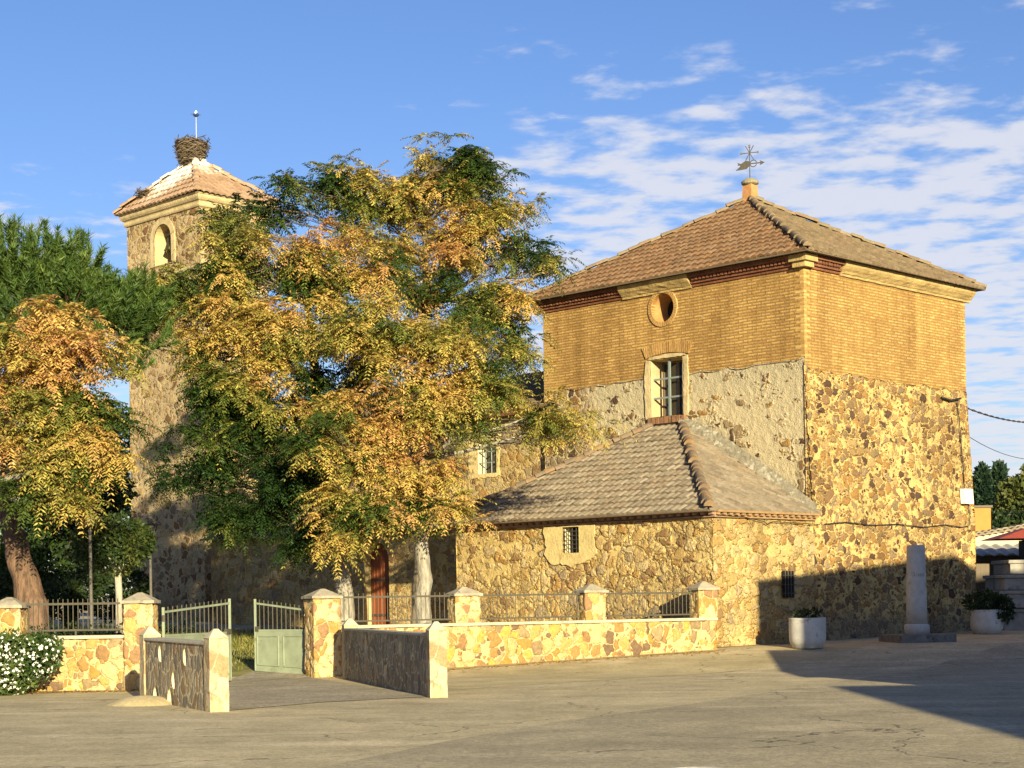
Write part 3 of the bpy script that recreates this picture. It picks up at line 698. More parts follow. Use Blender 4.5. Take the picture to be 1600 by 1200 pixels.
def slope(mb_, BL, BR, TR, TL, row=.34, tw=.22, amp=.020, lift=.05, per=6, mi=0):
    """tiled roof slope: ribbed tiles laid in overlapping rows"""
    BL, BR, TR, TL = map(Vector, (BL, BR, TR, TL)); e = (BR - BL); W_ = e.length; e.normalize()
    n = e.cross(TL - BL).normalized(); 
    if n.z < 0: n = -n
    s = n.cross(e).normalized()
    if s.z < 0: s = -s
    H = (TL - BL).dot(s); tl, tr = (TL - BL).dot(e), (TR - BL).dot(e)
    nr = max(1, round(H / row)); N = int(W_ / tw * per)
    for k in range(nr):
        s0, s1 = H * k / nr, H * (k + 1) / nr
        def lim(sv): t = sv / H; return tl * t, W_ + (tr - W_) * t
        a0, b0 = lim(s0); a1, b1 = lim(s1)
        jit = random.uniform(-.006, .006); ofs = (k % 2) * 0
        lo = []; hi = []
        for i in range(N + 1):
            x = W_ * i / N
            x0, x1 = min(max(x, a0), b0), min(max(x, a1), b1)
            h = amp * (abs(math.sin(math.pi * x / tw)) * 2 - 1) + random.uniform(-.003, .003)
            q0_, q1_ = BL + e * x0 + s * (s0 - .03 + jit), BL + e * x1 + s * s1
            w0, w1 = mnoise.noise(q0_ * .7) * .045 + mnoise.noise(Vector((math.floor(x / tw) * 7.1, k * 3.7, 1.3))) * .016, mnoise.noise(q1_ * .7) * .045
            lo.append((q0_ + n * (h + lift + w0) + s * mnoise.noise(Vector((math.floor(x / tw) * 5.3, k * 9.1, 4.))) * .02, (x0, k + .0001))); hi.append((q1_ + n * (h * .9 + w1), (x1, k + .9999)))
        for i in range(N):
            if (lo[i][0] - lo[i + 1][0]).length < 1e-5 and (hi[i][0] - hi[i + 1][0]).length < 1e-5: continue
            mb_.face([lo[i][0], lo[i + 1][0], hi[i + 1][0], hi[i][0]], [lo[i][1], lo[i + 1][1], hi[i + 1][1], hi[i][1]], mi)
            q = n * (lift + .02)
            mb_.face([lo[i][0] - q, lo[i + 1][0] - q, lo[i + 1][0], lo[i][0]], [lo[i][1], lo[i + 1][1], lo[i + 1][1], lo[i][1]], mi)
def hip(mb_, p0, p1, r=.11, L=.34, mi=0):
    """row of overlapping half-round cap tiles"""
    p0, p1 = Vector(p0), Vector(p1); d = p1 - p0; n = max(1, round(d.length / L)); d.normalize()
    s = d.cross(Vector((0, 0, 1))).normalized(); u = s.cross(d).normalized(); st = (p1 - p0).length / n
    for k in range(n):
        a, b = p0 + d * (st * k - .03), p0 + d * st * (k + 1)
        ra, rb = r * random.uniform(1.02, 1.3), r * .92; K = 8; w = random.uniform(-.035, .03); sw_ = s * random.uniform(-.025, .025); a = a + sw_; b = b + sw_
        A_ = [a + (s * math.cos(math.pi * i / K) * ra) + u * (math.sin(math.pi * i / K) * ra + w) for i in range(K + 1)]
        B_ = [b + (s * math.cos(math.pi * i / K) * rb) + u * (math.sin(math.pi * i / K) * rb + w) for i in range(K + 1)]
        for i in range(K): mb_.face([A_[i], A_[i + 1], B_[i + 1], B_[i]], [(k * .22 + .1, k + .2)] * 4, mi)
        mb_.face(A_, [(k * .22 + .1, k + .2)] * (K + 1), mi)
# chancel roof
OV = .42; ZE = 10.34; ZP = 13.12
c0 = C + nA * OV + nB * OV; c1 = C + da * LA + nA * OV - nB * OV; c2 = C + da * LA + db * LB - nA * OV - nB * OV; c3 = C + db * LB - nA * OV + nB * OV
ap_ = C + da * LA / 2 + db * LB / 2
up = lambda p, z: Vector((p.x, p.y, z))
rf = MB()
E = [up(p, ZE) for p in (c0, c1, c2, c3)]; A_ = up(ap_, ZP)
slope(rf, E[1], E[0], A_, A_, mi=0)
slope(rf, E[0], E[3], A_, A_, mi=1)
slope(rf, E[3], E[2], A_, A_, per=3, mi=1); slope(rf, E[2], E[1], A_, A_, per=3, mi=1)
# dark timber soffit
for i in range(4):
    p, q = E[i], E[(i + 1) % 4]; cc_ = up(ap_, ZE - .02)
    rf.face([up(p, ZE - .03), up(q, ZE - .03), up(cc_ + (q - cc_) * .8, ZE - .02), up(cc_ + (p - cc_) * .8, ZE - .02)], None, 2)
    rf.beam(up(p, ZE - .025), up(q, ZE - .025), .03, .05, 2)
roof = rf.build('roof', [M['tile_red'], M['tile_lichen'], M['boards']], chancel)
for i in range(4):
    hp = MB(); hip(hp, E[i] + Vector((0, 0, .05)), A_ + Vector((0, 0, .04)), .095); hp.build('hip_ridge', M['tile_lichen'], chancel)
# finial block and weather vane
fp = at(1166, 300, ap_.y); fz = at(1166, 284, ap_.y).z
fb = MB(); fb.box((ap_.x, ap_.y, ZP - .25), (.36, .36, fz - ZP + .15), R(45), 0, .84)
fb.lathe((ap_.x, ap_.y, fz - .1), [(.20, 0), (.25, .03), (.26, .09), (.20, .14), (.12, .19), (.02, .21)], 16, 1)
fb.build('finial', [plain('finial_clay', (.44, .22, .09), .9, .3, 6, .3), plain('finial_cap', (.26, .23, .15), .9, .4, 9, .4, spots=((.35, .29, .08), 6, .55))], chancel)
vz = fz + .10; X, Y = ap_.x, ap_.y
zt = at(1166, 229, Y).z; zv = at(1166, 256, Y).z; zc = at(1166, 239, Y).z
v_ = MB(); v_.tube([(X, Y, vz), (X, Y, zt)], [.016, .012], 6)
dv = Vector((.92, -.38, 0))
v_.beam(Vector((X, Y, zv)) - dv * .36, Vector((X, Y, zv)) + dv * .38, .02, .03)
P = Vector((X, Y, zv))
def vpl(loop): # small flat iron plate with thickness
    n_ = dv.cross(Vector((0, 0, 1))) * .012
    for sgn in (1, -1): v_.face([P + dv * a + Vector((0, 0, b)) + n_ * sgn for a, b in loop])
    for i in range(len(loop)):
        (a, b), (c_, d_) = loop[i], loop[(i + 1) % len(loop)]
        v_.face([P + dv * a + Vector((0, 0, b)) + n_, P + dv * c_ + Vector((0, 0, d_)) + n_, P + dv * c_ + Vector((0, 0, d_)) - n_, P + dv * a + Vector((0, 0, b)) - n_])
vpl([(-.42, -.16), (-.10, -.14), (0, -.05), (0, .07), (-.12, .10), (-.26, .02), (-.38, .07), (-.28, -.05)])
vpl([(.30, -.07), (.45, 0), (.30, .07), (.33, 0)])
v_.tube([P + dv * .11 + (dv * math.cos(t) + Vector((0, 0, math.sin(t)))) * .10 for t in np.linspace(0, 6.283, 13)], .014, 5, cap=False)
Pc = Vector((X, Y, zc))
for ang in (0, 60, 120):
    d_ = dv * math.cos(R(ang)) + Vector((0, 0, math.sin(R(ang)))); v_.beam(Pc - d_ * .24, Pc + d_ * .24, .018, .02)
for sgn in (1, -1): v_.box(Pc + dv * .25 * sgn - Vector((0, 0, .03)), (.05, .03, .06))
v_.box((X, Y, zt - .03), (.05, .05, .08))
v_.build('weather_vane', M['iron'], chancel)

# ---------------- annex
Q = Vector((4.81, 41.16, 0)); fQ = plane(Q, da, nA); fS = plane(Q, db, nB)
L2_, _ = on(712, 900, Q, da); ZQ = 3.62; LS = (Vector((7.775, 44.125, 0)) - Q).length
aw_u1, aw_z1 = on(880, 824, Q, da); aw_u0, _ = on(905, 824, Q, da); _, aw_z0 = on(893, 864, Q, da)
sw_u0, sw_z1 = on(1222, 892, Q, db); sw_u1, _ = on(1240, 892, Q, db); _, sw_z0 = on(1230, 934, Q, db)
aw = rect(aw_u0, aw_u1, aw_z0, aw_z1); sw = rect(sw_u0, sw_u1, sw_z0, sw_z1)
a_ = MB()
a_.grid(fQ, 0, L2_, 0, ZQ, .045, (aw_u0, aw_u1, aw_z0, aw_z1), 0, True); a_.grid(fS, 0, LS, 0, ZQ, .045)
PL = Q + da * L2_; fLft = plane(PL, db, -nB)
a_.face([PL, PL + Vector((0, 0, ZQ)), PL + db * 4.4 + Vector((0, 0, ZQ)), PL + db * 4.4])
a_.reveal(aw, lambda u, z, d: fQ(u, z, d), .35, 1)
a_.poly(aw, [], lambda u, z: fQ(u, z, .33), 2)
annex = a_.build('annex_wall', [M['stone_annex'], M['plaster_pale'], M['dark']], church, weld=True)
tag(annex, 'low wall of large yellow rubble stones')
ag = MB()
def gbar(f, u0, u1, z0, z1, dep, w=.018): ag.hexa([f(u0, z0, dep + w), f(u1, z0, dep + w), f(u1, z0, dep), f(u0, z0, dep), f(u0, z1, dep + w), f(u1, z1, dep + w), f(u1, z1, dep), f(u0, z1, dep)])
wA = aw_u1 - aw_u0
for k in range(1, 4): gbar(fQ, aw_u0 + wA * k / 4 - .009, aw_u0 + wA * k / 4 + .009, aw_z0, aw_z1, .03)
for k in range(1, 6): z = aw_z0 + (aw_z1 - aw_z0) * k / 6; gbar(fQ, aw_u0 - .04, aw_u1 + .05, z - .009, z + .009, .01)
ag.build('window_grille', M['iron'], annex)
ap2 = MB(); pu0, pz1 = on(930, 822, Q, da); pu1, pz0 = on(852, 884, Q, da)
r_ = random.Random(5)
loop = [(pu0 + r_.uniform(-.06, .06), pz0 + .25), (pu0 + .2, pz0 + .12), (aw_u0, pz0 + r_.uniform(-.05, .05)), ((aw_u0 + aw_u1) / 2, pz0 - .06), (aw_u1 + .1, pz0 + .05), (pu1 - .25, pz0 + .02), (pu1 + .02, pz0 + .3), (pu1 - .06, (pz0 + pz1) / 2), (pu1 + .05, ZQ - .3), (pu1, ZQ - .17), (pu0, ZQ - .17), (pu0 + .05, ZQ - .5), (pu0 - .05, ZQ - .9)]
loop = ragged(loop, .028, 4)
ap2.poly(loop, [aw], lambda u, z: fQ(u, z, -.024))
for i in range(len(loop)):
    a, b = loop[i], loop[(i + 1) % len(loop)]; ap2.face([fQ(*a, 0), fQ(*b, 0), fQ(*b, -.024), fQ(*a, -.024)])
ap2.build('window_surround', M['annex_patch'], annex)
sg = MB(); prism(sg, sw, [], fS, -.015, 0)
sgm = MB()
for k in range(4): u = sw_u0 + (sw_u1 - sw_u0) * (k + .5) / 4; sgm.beam(fS(u, sw_z0, -.05), fS(u, sw_z1, -.05), .018, .018)
for k in range(3): z = sw_z0 + (sw_z1 - sw_z0) * (k + .5) / 3; sgm.beam(fS(sw_u0 - .03, z, -.045), fS(sw_u1 + .03, z, -.045), .018, .018)
swn = sg.build('side_window', M['dark'], annex); 
sgm.build('side_window_grille', M['iron'], annex)
# eaves course with dentils of tile ends
ev = MB()
def dent(f, u0, u1, mi):
    prism(ev, rect(u0, u1, ZQ - .15, ZQ - .095), [], f, -.05, mi)
    u = u0
    while u < u1 - .12:
        prism(ev, rect(u, u + .13, ZQ - .092, ZQ - .035), [], f, -.13, mi); u += .25
    prism(ev, rect(u0, u1, ZQ - .033, ZQ + .02), [], f, -.17, mi)
dent(fQ, -.1, L2_ + .1, 0); dent(fS, .0, LS - .05, 1)
ev.build('eaves_course', [plain('eave_pink', (.36, .22, .15), .9, .4, 7, .3), plain('eave_clay', (.30, .185, .09), .9, .4, 7, .3)], annex)
# roof: half pyramid leaning on wall A
r1u, r1z = on(1066, 662, C, da); r2u, r2z = on(1022, 672, C, da)
R1 = fA(r1u, r1z, -.02); R2 = fA(r2u, r1z, -.02)
OQ = .30; ZQE = ZQ + .03
q0 = up(Q + nA * OQ + nB * .12, ZQE); q1 = up(PL + nA * OQ - nB * OQ, ZQE)
cend = up(Vector((7.775, 44.125, 0)) + nB * .12 + nA * .02, ZQE); lend = up(PL + db * 4.0 - nB * OQ, ZQE)
ar_ = MB()
slope(ar_, q1, q0, R1, R2, row=.32); slope(ar_, q0, cend, R1, R1 + Vector((0, 0, .0)), row=.32); slope(ar_, lend, q1, R2, R2, row=.32, per=4)
for p, q in ((q1, q0), (q0, cend), (lend, q1)): ar_.beam(p - Vector((0, 0, .035)), q - Vector((0, 0, .035)), .05, .04, 1)
ar_.face([q0 - Vector((0, 0, .02)), q1 - Vector((0, 0, .02)), up(PL, ZQ), up(Q, ZQ)], None, 1)
ar_.build('annex_roof', [M['tile_grey'], M['boards']], annex)
for a, b in ((q0, R1), (q1, R2)):
    ah = MB(); hip(ah, a + Vector((0, 0, .05)), b + Vector((0, 0, .04)), .12, .3); ah.build('annex_hip_ridge', M['tile_hip'], annex)
fl = MB(); nseg = 14
for k in range(nseg):
    t0, t1 = k / nseg, (k + 1) / nseg
    def fpt(t): b = R1 + (cend - R1) * t; return b
    def wid(t): return .16 + .10 * math.sin(t * 9) * .4 + .22 * math.sin(math.pi * min(t * 1.1, 1))
    A0, A1 = fpt(t0), fpt(t1)
    o0, o1 = -nA * -1, None
    out = nA
    p = [A0 + out * .16 * (1 - .3 * t0) + Vector((0, 0, .03)), A1 + out * .16 * (1 - .3 * t1) + Vector((0, 0, .03)), A1 + out * .045 + Vector((0, 0, wid(t1) + .05)), A0 + out * .045 + Vector((0, 0, wid(t0) + .05))]
    fl.face(p)
fl.build('mortar_flashing', plain('flashing', (.25, .22, .16), .95, .5, 7, .8, 12, spots=((.42, .38, .29), 5, .52), bd=.04), annex)

# ---------------- nave, porch
SN = 52.15
n0 = Vector((ea.x, ea.y, 0)); k = (SN - n0.x - n0.y) / 2; n0 = n0 + Vector((k, k, 0)) ; LN = 13.4
fN = plane(n0, da, nA); ZN = 7.25
nw_u1, nw_z1 = on(746, 690, n0, da); nw_u0, _ = on(776, 690, n0, da); _, nw_z0 = on(760, 740, n0, da)
nw = rect(nw_u0, nw_u1, nw_z0, nw_z1)
nv_ = MB(); nv_.poly(rect(-.5, LN, 0, ZN), [nw], fN); nv_.reveal(nw, fN, .4, 1); nv_.poly(nw, [], lambda u, z: fN(u, z, .38), 2)
nave = nv_.build('nave_wall', [M['stone_nave'], M['plaster_pale'], M['glass']], church)
nb_ = MB()
for kk in (1, 2):
    u = nw_u0 + (nw_u1 - nw_u0) * kk / 3; nb_.beam(fN(u, nw_z0, .05), fN(u, nw_z1, .05), .03, .03); z = nw_z0 + (nw_z1 - nw_z0) * kk / 3; nb_.beam(fN(nw_u0, z, .06), fN(nw_u1, z, .06), .03, .03)
nb_.build('window_grille', M['grille'], nave)
ns_ = MB(); prism(ns_, ragged([(nw_u0 - .12, nw_z0 - .1), (nw_u1 + .42, nw_z0 - .14), (nw_u1 + .36, nw_z1 + .22), (nw_u0 - .16, nw_z1 + .2)], .035, 8), [nw], fN, -.025); ns_.build('window_surround', M['annex_patch'], nave)
nr_ = MB()
e0_, e1_ = fN(-.3, ZN, -.35), fN(LN, ZN, -.35); d1_ = -nA * 4.2 + Vector((0, 0, 1.75))
slope(nr_, e1_, e0_, e0_ + d1_, e1_ + d1_, per=3); slope(nr_, e0_ - nA * 8.4, e1_ - nA * 8.4, e1_ + d1_, e0_ + d1_, per=2)
nr_.beam(e0_ - Vector((0, 0, .1)) - nA * .2, e1_ - Vector((0, 0, .1)) - nA * .2, .4, .14, 1)
nr_.build('nave_roof', [M['tile_lichen'], M['brick_red']], nave)
SP = 49.5
pq = Vector((PL.x, PL.y, 0)); k = (SP - pq.x - pq.y) / 2; pq = pq + Vector((k, k, 0)); fP = plane(pq, da, nA)
LP_, _ = on(330, 900, pq, da); ZP_ = 3.75
d_u1, d_z1 = on(568, 848, pq, da); d_u0, _ = on(607, 848, pq, da); d_z0 = g(pq.x - 3, 52) - .02
dr = arch(d_u0, d_u1, d_z0, d_z1 - (d_u1 - d_u0) / 2)
po = MB(); po.poly(rect(-.3, LP_, 0, ZP_), [dr], fP); po.reveal(dr, fP, .32, 1)
pe = pq + da * LP_; po.face([pe, pe + Vector((0, 0, ZP_)), pe + db * 3 + Vector((0, 0, ZP_ + 1.0)), pe + db * 3])
porch = po.build('porch_wall', [M['stone_nave'], M['plaster_tan']], church)
dm = MB(); dm.poly(dr, [], lambda u, z: fP(u, z, .28), 0)
nbd = 7; wD = d_u1 - d_u0
for kk in range(1, nbd): u = d_u0 + wD * kk / nbd; dm.beam(fP(u, d_z0, .275), fP(u, d_z1 - .25 - .5 * abs(kk / nbd - .5), .275), .02, .03, 0)
for zz_ in (.5, 1.6): dm.beam(fP(d_u0 + .05, d_z0 + zz_, .27), fP(d_u1 - .05, d_z0 + zz_, .27), .03, .07, 1)
dm.build('door', [M['door'], M['iron']], porch)
pr_ = MB(); p0_, p1_ = fP(-.3, ZP_, -.3), fP(LP_ + .2, ZP_, -.3); dd_ = -nA * 2.5 + Vector((0, 0, .9))
slope(pr_, p1_, p0_, p0_ + dd_, p1_ + dd_, per=3); pr_.build('porch_roof', M['tile_grey'], porch)

# ---------------- bell tower
TT = Vector((-11.0, 62.0, 0)); LTa, LTb = 4.74, 3.0
fT = plane(TT, da, nA); fT2 = plane(TT, db, nB)
ZC = at(311, 321, 62).z; ZTE = at(307, 297, 61.5).z
tw_u1, tw_z1 = on(241, 350, TT, da); tw_u0, _ = on(268, 352, TT, da); _, tw_z0 = on(255, 413, TT, da); _, tw_z1 = on(255, 350, TT, da)
ta = arch(tw_u0, tw_u1, tw_z0, tw_z1 - (tw_u1 - tw_u0) / 2)
t_ = MB(); t_.poly(rect(0, LTa, 0, ZC + .1), [ta], fT); t_.reveal(ta, fT, .7, 1); t_.poly(ta, [], lambda u, z: fT(u, z, .69), 2)
t2u = arch(.95, 2.05, tw_z0, tw_z1 - .55)
t_.poly(rect(0, LTb, 0, ZC + .1), [t2u], fT2); t_.reveal(t2u, fT2, .7, 1); t_.poly(t2u, [], lambda u, z: fT2(u, z, .69), 2)
ta_, tb_ = TT + da * LTa, TT + db * LTb; tcn = ta_ + db * LTb
for p, q in ((ta_, tcn), (tcn, tb_)): t_.face([p, p + Vector((0, 0, ZC)), q + Vector((0, 0, ZC)), q])
tower = t_.build('bell_tower', [M['stone_tower'], M['plaster_tan'], M['dark']], church)
tag(tower, 'pale rubble stone bell tower with arched belfry openings')
ts = MB()
prism(ts, [(tw_u0 - .3, tw_z0 - .05), (tw_u0, tw_z0 - .05)] + [], [], fT, -.02) if False else None
ou = arch(tw_u0 - .24, tw_u1 + .24, tw_z0 - .03, tw_z1 - (tw_u1 - tw_u0) / 2)
prism(ts, ou, [ta], fT, -.04); ts.build('belfry_surround', M['plaster_stone'], tower)
bl = MB(); bc = fT((tw_u0 + tw_u1) / 2, tw_z0 + .55, .42)
bl.lathe(bc, [(.33, 0), (.29, .08), (.22, .3), (.19, .48), (.12, .58), (.03, .62)], 16, 0); bl.beam(bc + Vector((0, 0, .64)) - da * .5, bc + Vector((0, 0, .64)) + da * .5, .09, .09, 1)
bl.build('bell', [plain('bronze', (.09, .07, .035), .5, .3, 8, metal=.6), M['boards']], tower)
tcr = MB()
hC = ZTE + .02 - ZC
tprof = [(.0, -.04), (.10, -.03), (.15, .03), (.16, .10), (.10, .16), (.12, .22), (.24, .27), (.33, .36), (.36, .44), (.34, .50), (.40, .53), (.42, .60)]
def trg(o_, z): return [up(TT + nA * o_ + nB * o_, z), up(ta_ + nA * o_ - nB * o_, z), up(tcn - nA * o_ - nB * o_, z), up(tb_ - nA * o_ + nB * o_, z)]
rg = [trg(o_ * .58, ZC + z / .6 * hC) for o_, z in tprof]
for a, b in zip(rg, rg[1:]):
    for k in range(4): tcr.face([a[(k + 1) % 4], a[k], b[k], b[(k + 1) % 4]])
tcr.face(rg[-1])
_, zs_ = on(300, 418, TT, da)
cx_ = (TT + tcn) / 2; tcr.box((cx_.x, cx_.y, zs_ - .12), (LTb + .2, LTa + .2, .16), R(45))
tcr.build('tower_cornice', M['plaster_stone'], tower)
tr_ = MB(); o_ = .32
t0 = up(TT + nA * o_ + nB * o_, ZTE + .03); t1 = up(ta_ + nA * o_ - nB * o_, ZTE + .03); t2 = up(tcn - nA * o_ - nB * o_, ZTE + .03); t3 = up(tb_ - nA * o_ + nB * o_, ZTE + .03)
tap = up((TT + tcn) / 2, at(303, 249, 64.7).z)
M['tile_tower'] = tiles('tile_tower', [(.35, .23, .145), (.41, .27, .175), (.31, .20, .125), (.38, .255, .16)], [((.22, .16, .10), 2.4, .62)], white=tuple(tap - Vector(church['_b']) + Vector((-.7, -.1, -.2))))
for a, b in ((t1, t0), (t0, t3), (t3, t2), (t2, t1)):
    slope(tr_, a, b, tap, tap, row=.36, tw=.26)
tr_.build('tower_roof', M['tile_tower'], tower)
for p in (t0, t1, t2, t3):
    th = MB(); hip(th, p + Vector((0, 0, .05)), tap + Vector((0, 0, .04)), .12, .38); th.build('tower_hip_ridge', M['tile_tower'], tower)

# ---------------- stork nest and mast
def sticks(name, label, c, rx, rz, n, seed, dr=0.):
    r = np.random.default_rng(seed); mbs = MB()
    for i in range(n):
        th_ = r.uniform(0, 6.283); rr = rx * math.sqrt(r.uniform(.25, 1)); z = r.uniform(0, rz)
        bul = .74 + .30 * math.sin(min(z / rz * 1.05, 1) * math.pi * .62) * (1 + .15 * math.sin(th_ * 3 + 1))
        p = Vector((c[0] + rr * bul * math.cos(th_), c[1] + rr * bul * math.sin(th_), c[2] + z))
        tang = Vector((-math.sin(th_), math.cos(th_), 0)) * r.choice((-1, 1)); rad = Vector((math.cos(th_), math.sin(th_), 0))
        d = (tang * r.uniform(.5, 1) + rad * r.uniform(-.35, .3) + Vector((0, 0, r.uniform(-.45, .45)))).normalized(); L = r.uniform(.15, .50) * (1 if i % 14 else 1.8)
        mbs.beam(p - d * L * .5, p + d * L * .5, .018, .018, int(r.integers(0, 3)))
    mbs.lathe(c, [(rx * .5, -.1), (rx * .72, rz * .5), (rx * .74, rz * .85)], 14, 2)
    o = mbs.build(name, [plain(name + '_a', (.19, .145, .095)), plain(name + '_b', (.11, .08, .05)), plain(name + '_c', (.06, .045, .03))])
    return tag(o, label, 'nest')
nc = tap + Vector((-.15, 0, -.12))
sticks('stork_nest', 'large stork nest of dry sticks on the tip of the bell tower roof', nc, .60, .82, 1300, 3)
lc = t1 + (tap - t1) * .33 + Vector((.15, -.15, .02))
sticks('twig_remnant', 'small scatter of twigs near the left edge of the bell tower roof', lc, .34, .14, 60, 4)
ms = MB(); mp_ = up(tap, 0); mz = at(306, 176, tap.y).z
ms.tube([(mp_.x + .05, mp_.y, tap.z - .2), (mp_.x + .05, mp_.y, mz)], .02, 6)
ms.lathe((mp_.x + .05, mp_.y, mz - .18), [(.01, 0), (.10, .06), (.12, .12), (.05, .13)], 10, 1); ms.lathe((mp_.x + .05, mp_.y, mz - .07), [(.045, 0), (.06, .06), (.04, .12), (.01, .15)], 10, 2)
for a in range(4): ms.beam(Vector((mp_.x + .05, mp_.y, mz - .1)), Vector((mp_.x + .05 + .19 * math.cos(a * 1.57 + .4), mp_.y + .19 * math.sin(a * 1.57 + .4), mz - .06)), .03, .03, 1)
tag(ms.build('mast', [plain('mast_grey', (.35, .37, .42), .5), plain('mast_blue', (.03, .06, .16), .5), M['white_box']]), 'thin metal mast with blue crown rising from the nest on the tower', 'mast')

# ------------------------------------------------------------------ walls, pillars, railings, gate
def pillar(parent, p, rz, ztop, w=.6, mat='stone_pillar', z0=None, dp=None):
    m_ = MB(); z0 = g(p.x, p.y) - .1 if z0 is None else z0; dp = dp or w; zc_ = ztop - .20
    rough_box(m_, (p.x, p.y, z0), (w, dp, zc_ - z0), rz, .04, .013)
    o = m_.build('pillar', M[mat], parent, True, weld=True)
    c_ = MB(); rough_box(c_, (p.x, p.y, zc_), (w + .07, dp + .07, .055), rz, .05, .010); rough_box(c_, (p.x, p.y, zc_ + .05), (w + .05, dp + .05, .15), rz, .05, .009, 0, .14)
    c_.build('cap', M['cap_stone'], o)
    return o
def railing(parent, p, q, z_top, z_rail, z_bot, sp, mat, z_wall, base=None):
    d = (q - p).normalized(); L = (q - p).length
    r = MB(); r.beam(up(p, z_rail), up(q, z_rail), .03, .04)
    rail = r.build('railing', M[mat], parent)
    r = MB(); r.beam(up(p, z_bot), up(q, z_bot), .03, .035); r.build('bottom_rail', M[mat], rail)
    r = MB(); pm = (p + q) / 2; r.beam(up(pm, z_wall), up(pm, z_bot), .035, .035); r.build('support', M[mat], rail)
    n = int(L / sp); b0 = MB(); b0.beam(up(p, z_bot + .018), up(p, z_rail - .02), .015, .015); b0.beam(up(p, z_rail + .02), up(p, z_top), .015, .015)
    src = None
    for k in range(n):
        t = (k + .5) / n * L
        if src is None: src = b0.build('bar', M[mat], rail); o = src
        else: o = src.copy(); COL.objects.link(o)
        o.location = d * t
def wallseg(parent, p, q, z1, th, name='wall_base', mat='stone_fence'):
    d = q - p; L = d.length; rz = math.atan2(d.y, d.x); c_ = (p + q) / 2; m_ = MB()
    rough_box(m_, (c_.x, c_.y, -.15), (L, th, z1 - .06 + .15), rz, .045, .010)
    m_.build(name, M[mat], parent, True, weld=True)
    k_ = MB(); n_ = max(1, int(L / 1.1))
    for i in range(n_):
        a, b = p + d * (i / n_) + d.normalized() * .002, p + d * ((i + 1) / n_) - d.normalized() * .002
        k_.beam(up(a, z1 - .03), up(b, z1 - .03), th + .07, .06)
    k_.build('coping', M['coping'], parent)
dF = (PE - P2).normalized(); rzF = math.atan2(dF.y, dF.x)
def fl_px(px):
    a, _ = ray(px, 960); d = PE - P2; s = (a * P2.y - P2.x) / (d.x - a * d.y); return P2 + d * s
Ps = [P2, fl_px(725), fl_px(924), fl_px(1099)]
bw = thing('boundary_wall', 'long stone boundary wall with three railing bays running right to the annex corner', 'wall', (P2.x, P2.y, 0))
wallseg(bw, P2 + dF * .25, PE + dF * .05, 1.08, .46)
for k, (p, zt_, w) in enumerate(zip(Ps, (1.86, 1.87, 1.90, 1.93), (.62, .62, .56, .54))): pillar(bw, p, rzF, zt_, w, z0=1.075 if k else None, dp=.46 if k else .62)
for (a, b), mt in zip(zip(Ps, Ps[1:]), ('rail', 'rail', 'rail')): railing(bw, a + dF * .32, b - dF * .30, 1.76, 1.675, 1.165, .108, mt, 1.08)
lw = thing('boundary_wall', 'stone boundary wall with dark railing behind the white flowering bush', 'wall', (P1.x, P1.y, 0))
ex = Vector((1, 0, 0)); P00 = P0 - ex * 2.6
wallseg(lw, P00 - ex * 3, P1 - ex * .25, 1.03, .36)
for p, zt_ in ((P0, 1.76), (P1, 1.81)): pillar(lw, p, 0, zt_, .56)
railing(lw, P0 + ex * .3, P1 - ex * .29, 1.71, 1.62, 1.13, .092, 'rail', 1.03)
railing(lw, P00 - ex * .6, P0 - ex * .3, 1.71, 1.62, 1.13, .092, 'rail', 1.03)
# gate leaves
def gate(label, h0, h1, zb0, zb1, zp0, zp1, zt0, zt1, nb_, side):
    th_ = thing('gate_leaf', label, 'gate', tuple(h0), 'green metal gate leaves')
    d = h1 - h0; f = lambda t, z: Vector((h0.x + d.x * t, h0.y + d.y * t, z)); nrm = Vector((d.y, -d.x, 0)).normalized()
    zb = lambda t: zb0 + (zb1 - zb0) * t; zp = lambda t: zp0 + (zp1 - zp0) * t; zt_ = lambda t: zt0 + (zt1 - zt0) * t
    pm = MB(); n_ = nrm * .02
    pm.hexa([f(0, zb(0)) + n_, f(1, zb(1)) + n_, f(1, zb(1)) - n_, f(0, zb(0)) - n_, f(0, zp(0)) + n_, f(1, zp(1)) + n_, f(1, zp(1)) - n_, f(0, zp(0)) - n_])
    for a, b in ((.05, .45), (.55, .95)):      # raised panel mouldings, both faces
        for sgn in (1, -1):
            o_ = nrm * .03 * sgn
            zz1 = lambda t: zb(t) + .12; zz2 = lambda t: zp(t) - .12
            for s0, s1 in (((a, zz1), (b, zz1)), ((a, zz2), (b, zz2)), ((a, zz1), (a, zz2)), ((b, zz1), (b, zz2))):
                pm.beam(f(s0[0], s0[1](s0[0])) + o_, f(s1[0], s1[1](s1[0])) + o_, .03, .03)
    pm.build('panel', M['gate_green'], th_)
    fm = MB()
    for t in (0, 1): fm.beam(f(t, zb(t) - .02), f(t, zt_(t)), .05, .05)
    fm.beam(f(0, zt_(0) - .09), f(1, zt_(1) - .09), .03, .04); fm.beam(f(0, zb(0)), f(1, zb(1)), .05, .05); fm.beam(f(0, zp(0)), f(1, zp(1)), .05, .04)
    fm.build('frame', M['gate_green'], th_)
    for zz_ in (.3, 1.2): hm = MB(); hm.lathe((h0.x, h0.y, zb0 + zz_), [(.035, 0), (.035, .12), (.02, .13)], 8); hm.build('hinge', M['rail'], th_)
    hm = MB(); hm.beam(f(.93, 1.02), f(.995, 1.02), .07, .11); hm.build('latch', M['rail'], th_)
    for k in range(nb_):
        t = (k + 1) / (nb_ + 1); b_ = MB(); b_.beam(f(t, zp(t) + .02), f(t, zt_(t) - .11), .018, .018); b_.beam(f(t, zt_(t) - .07), f(t, zt_(t)), .018, .018); b_.build('bar', M['rail'], th_)
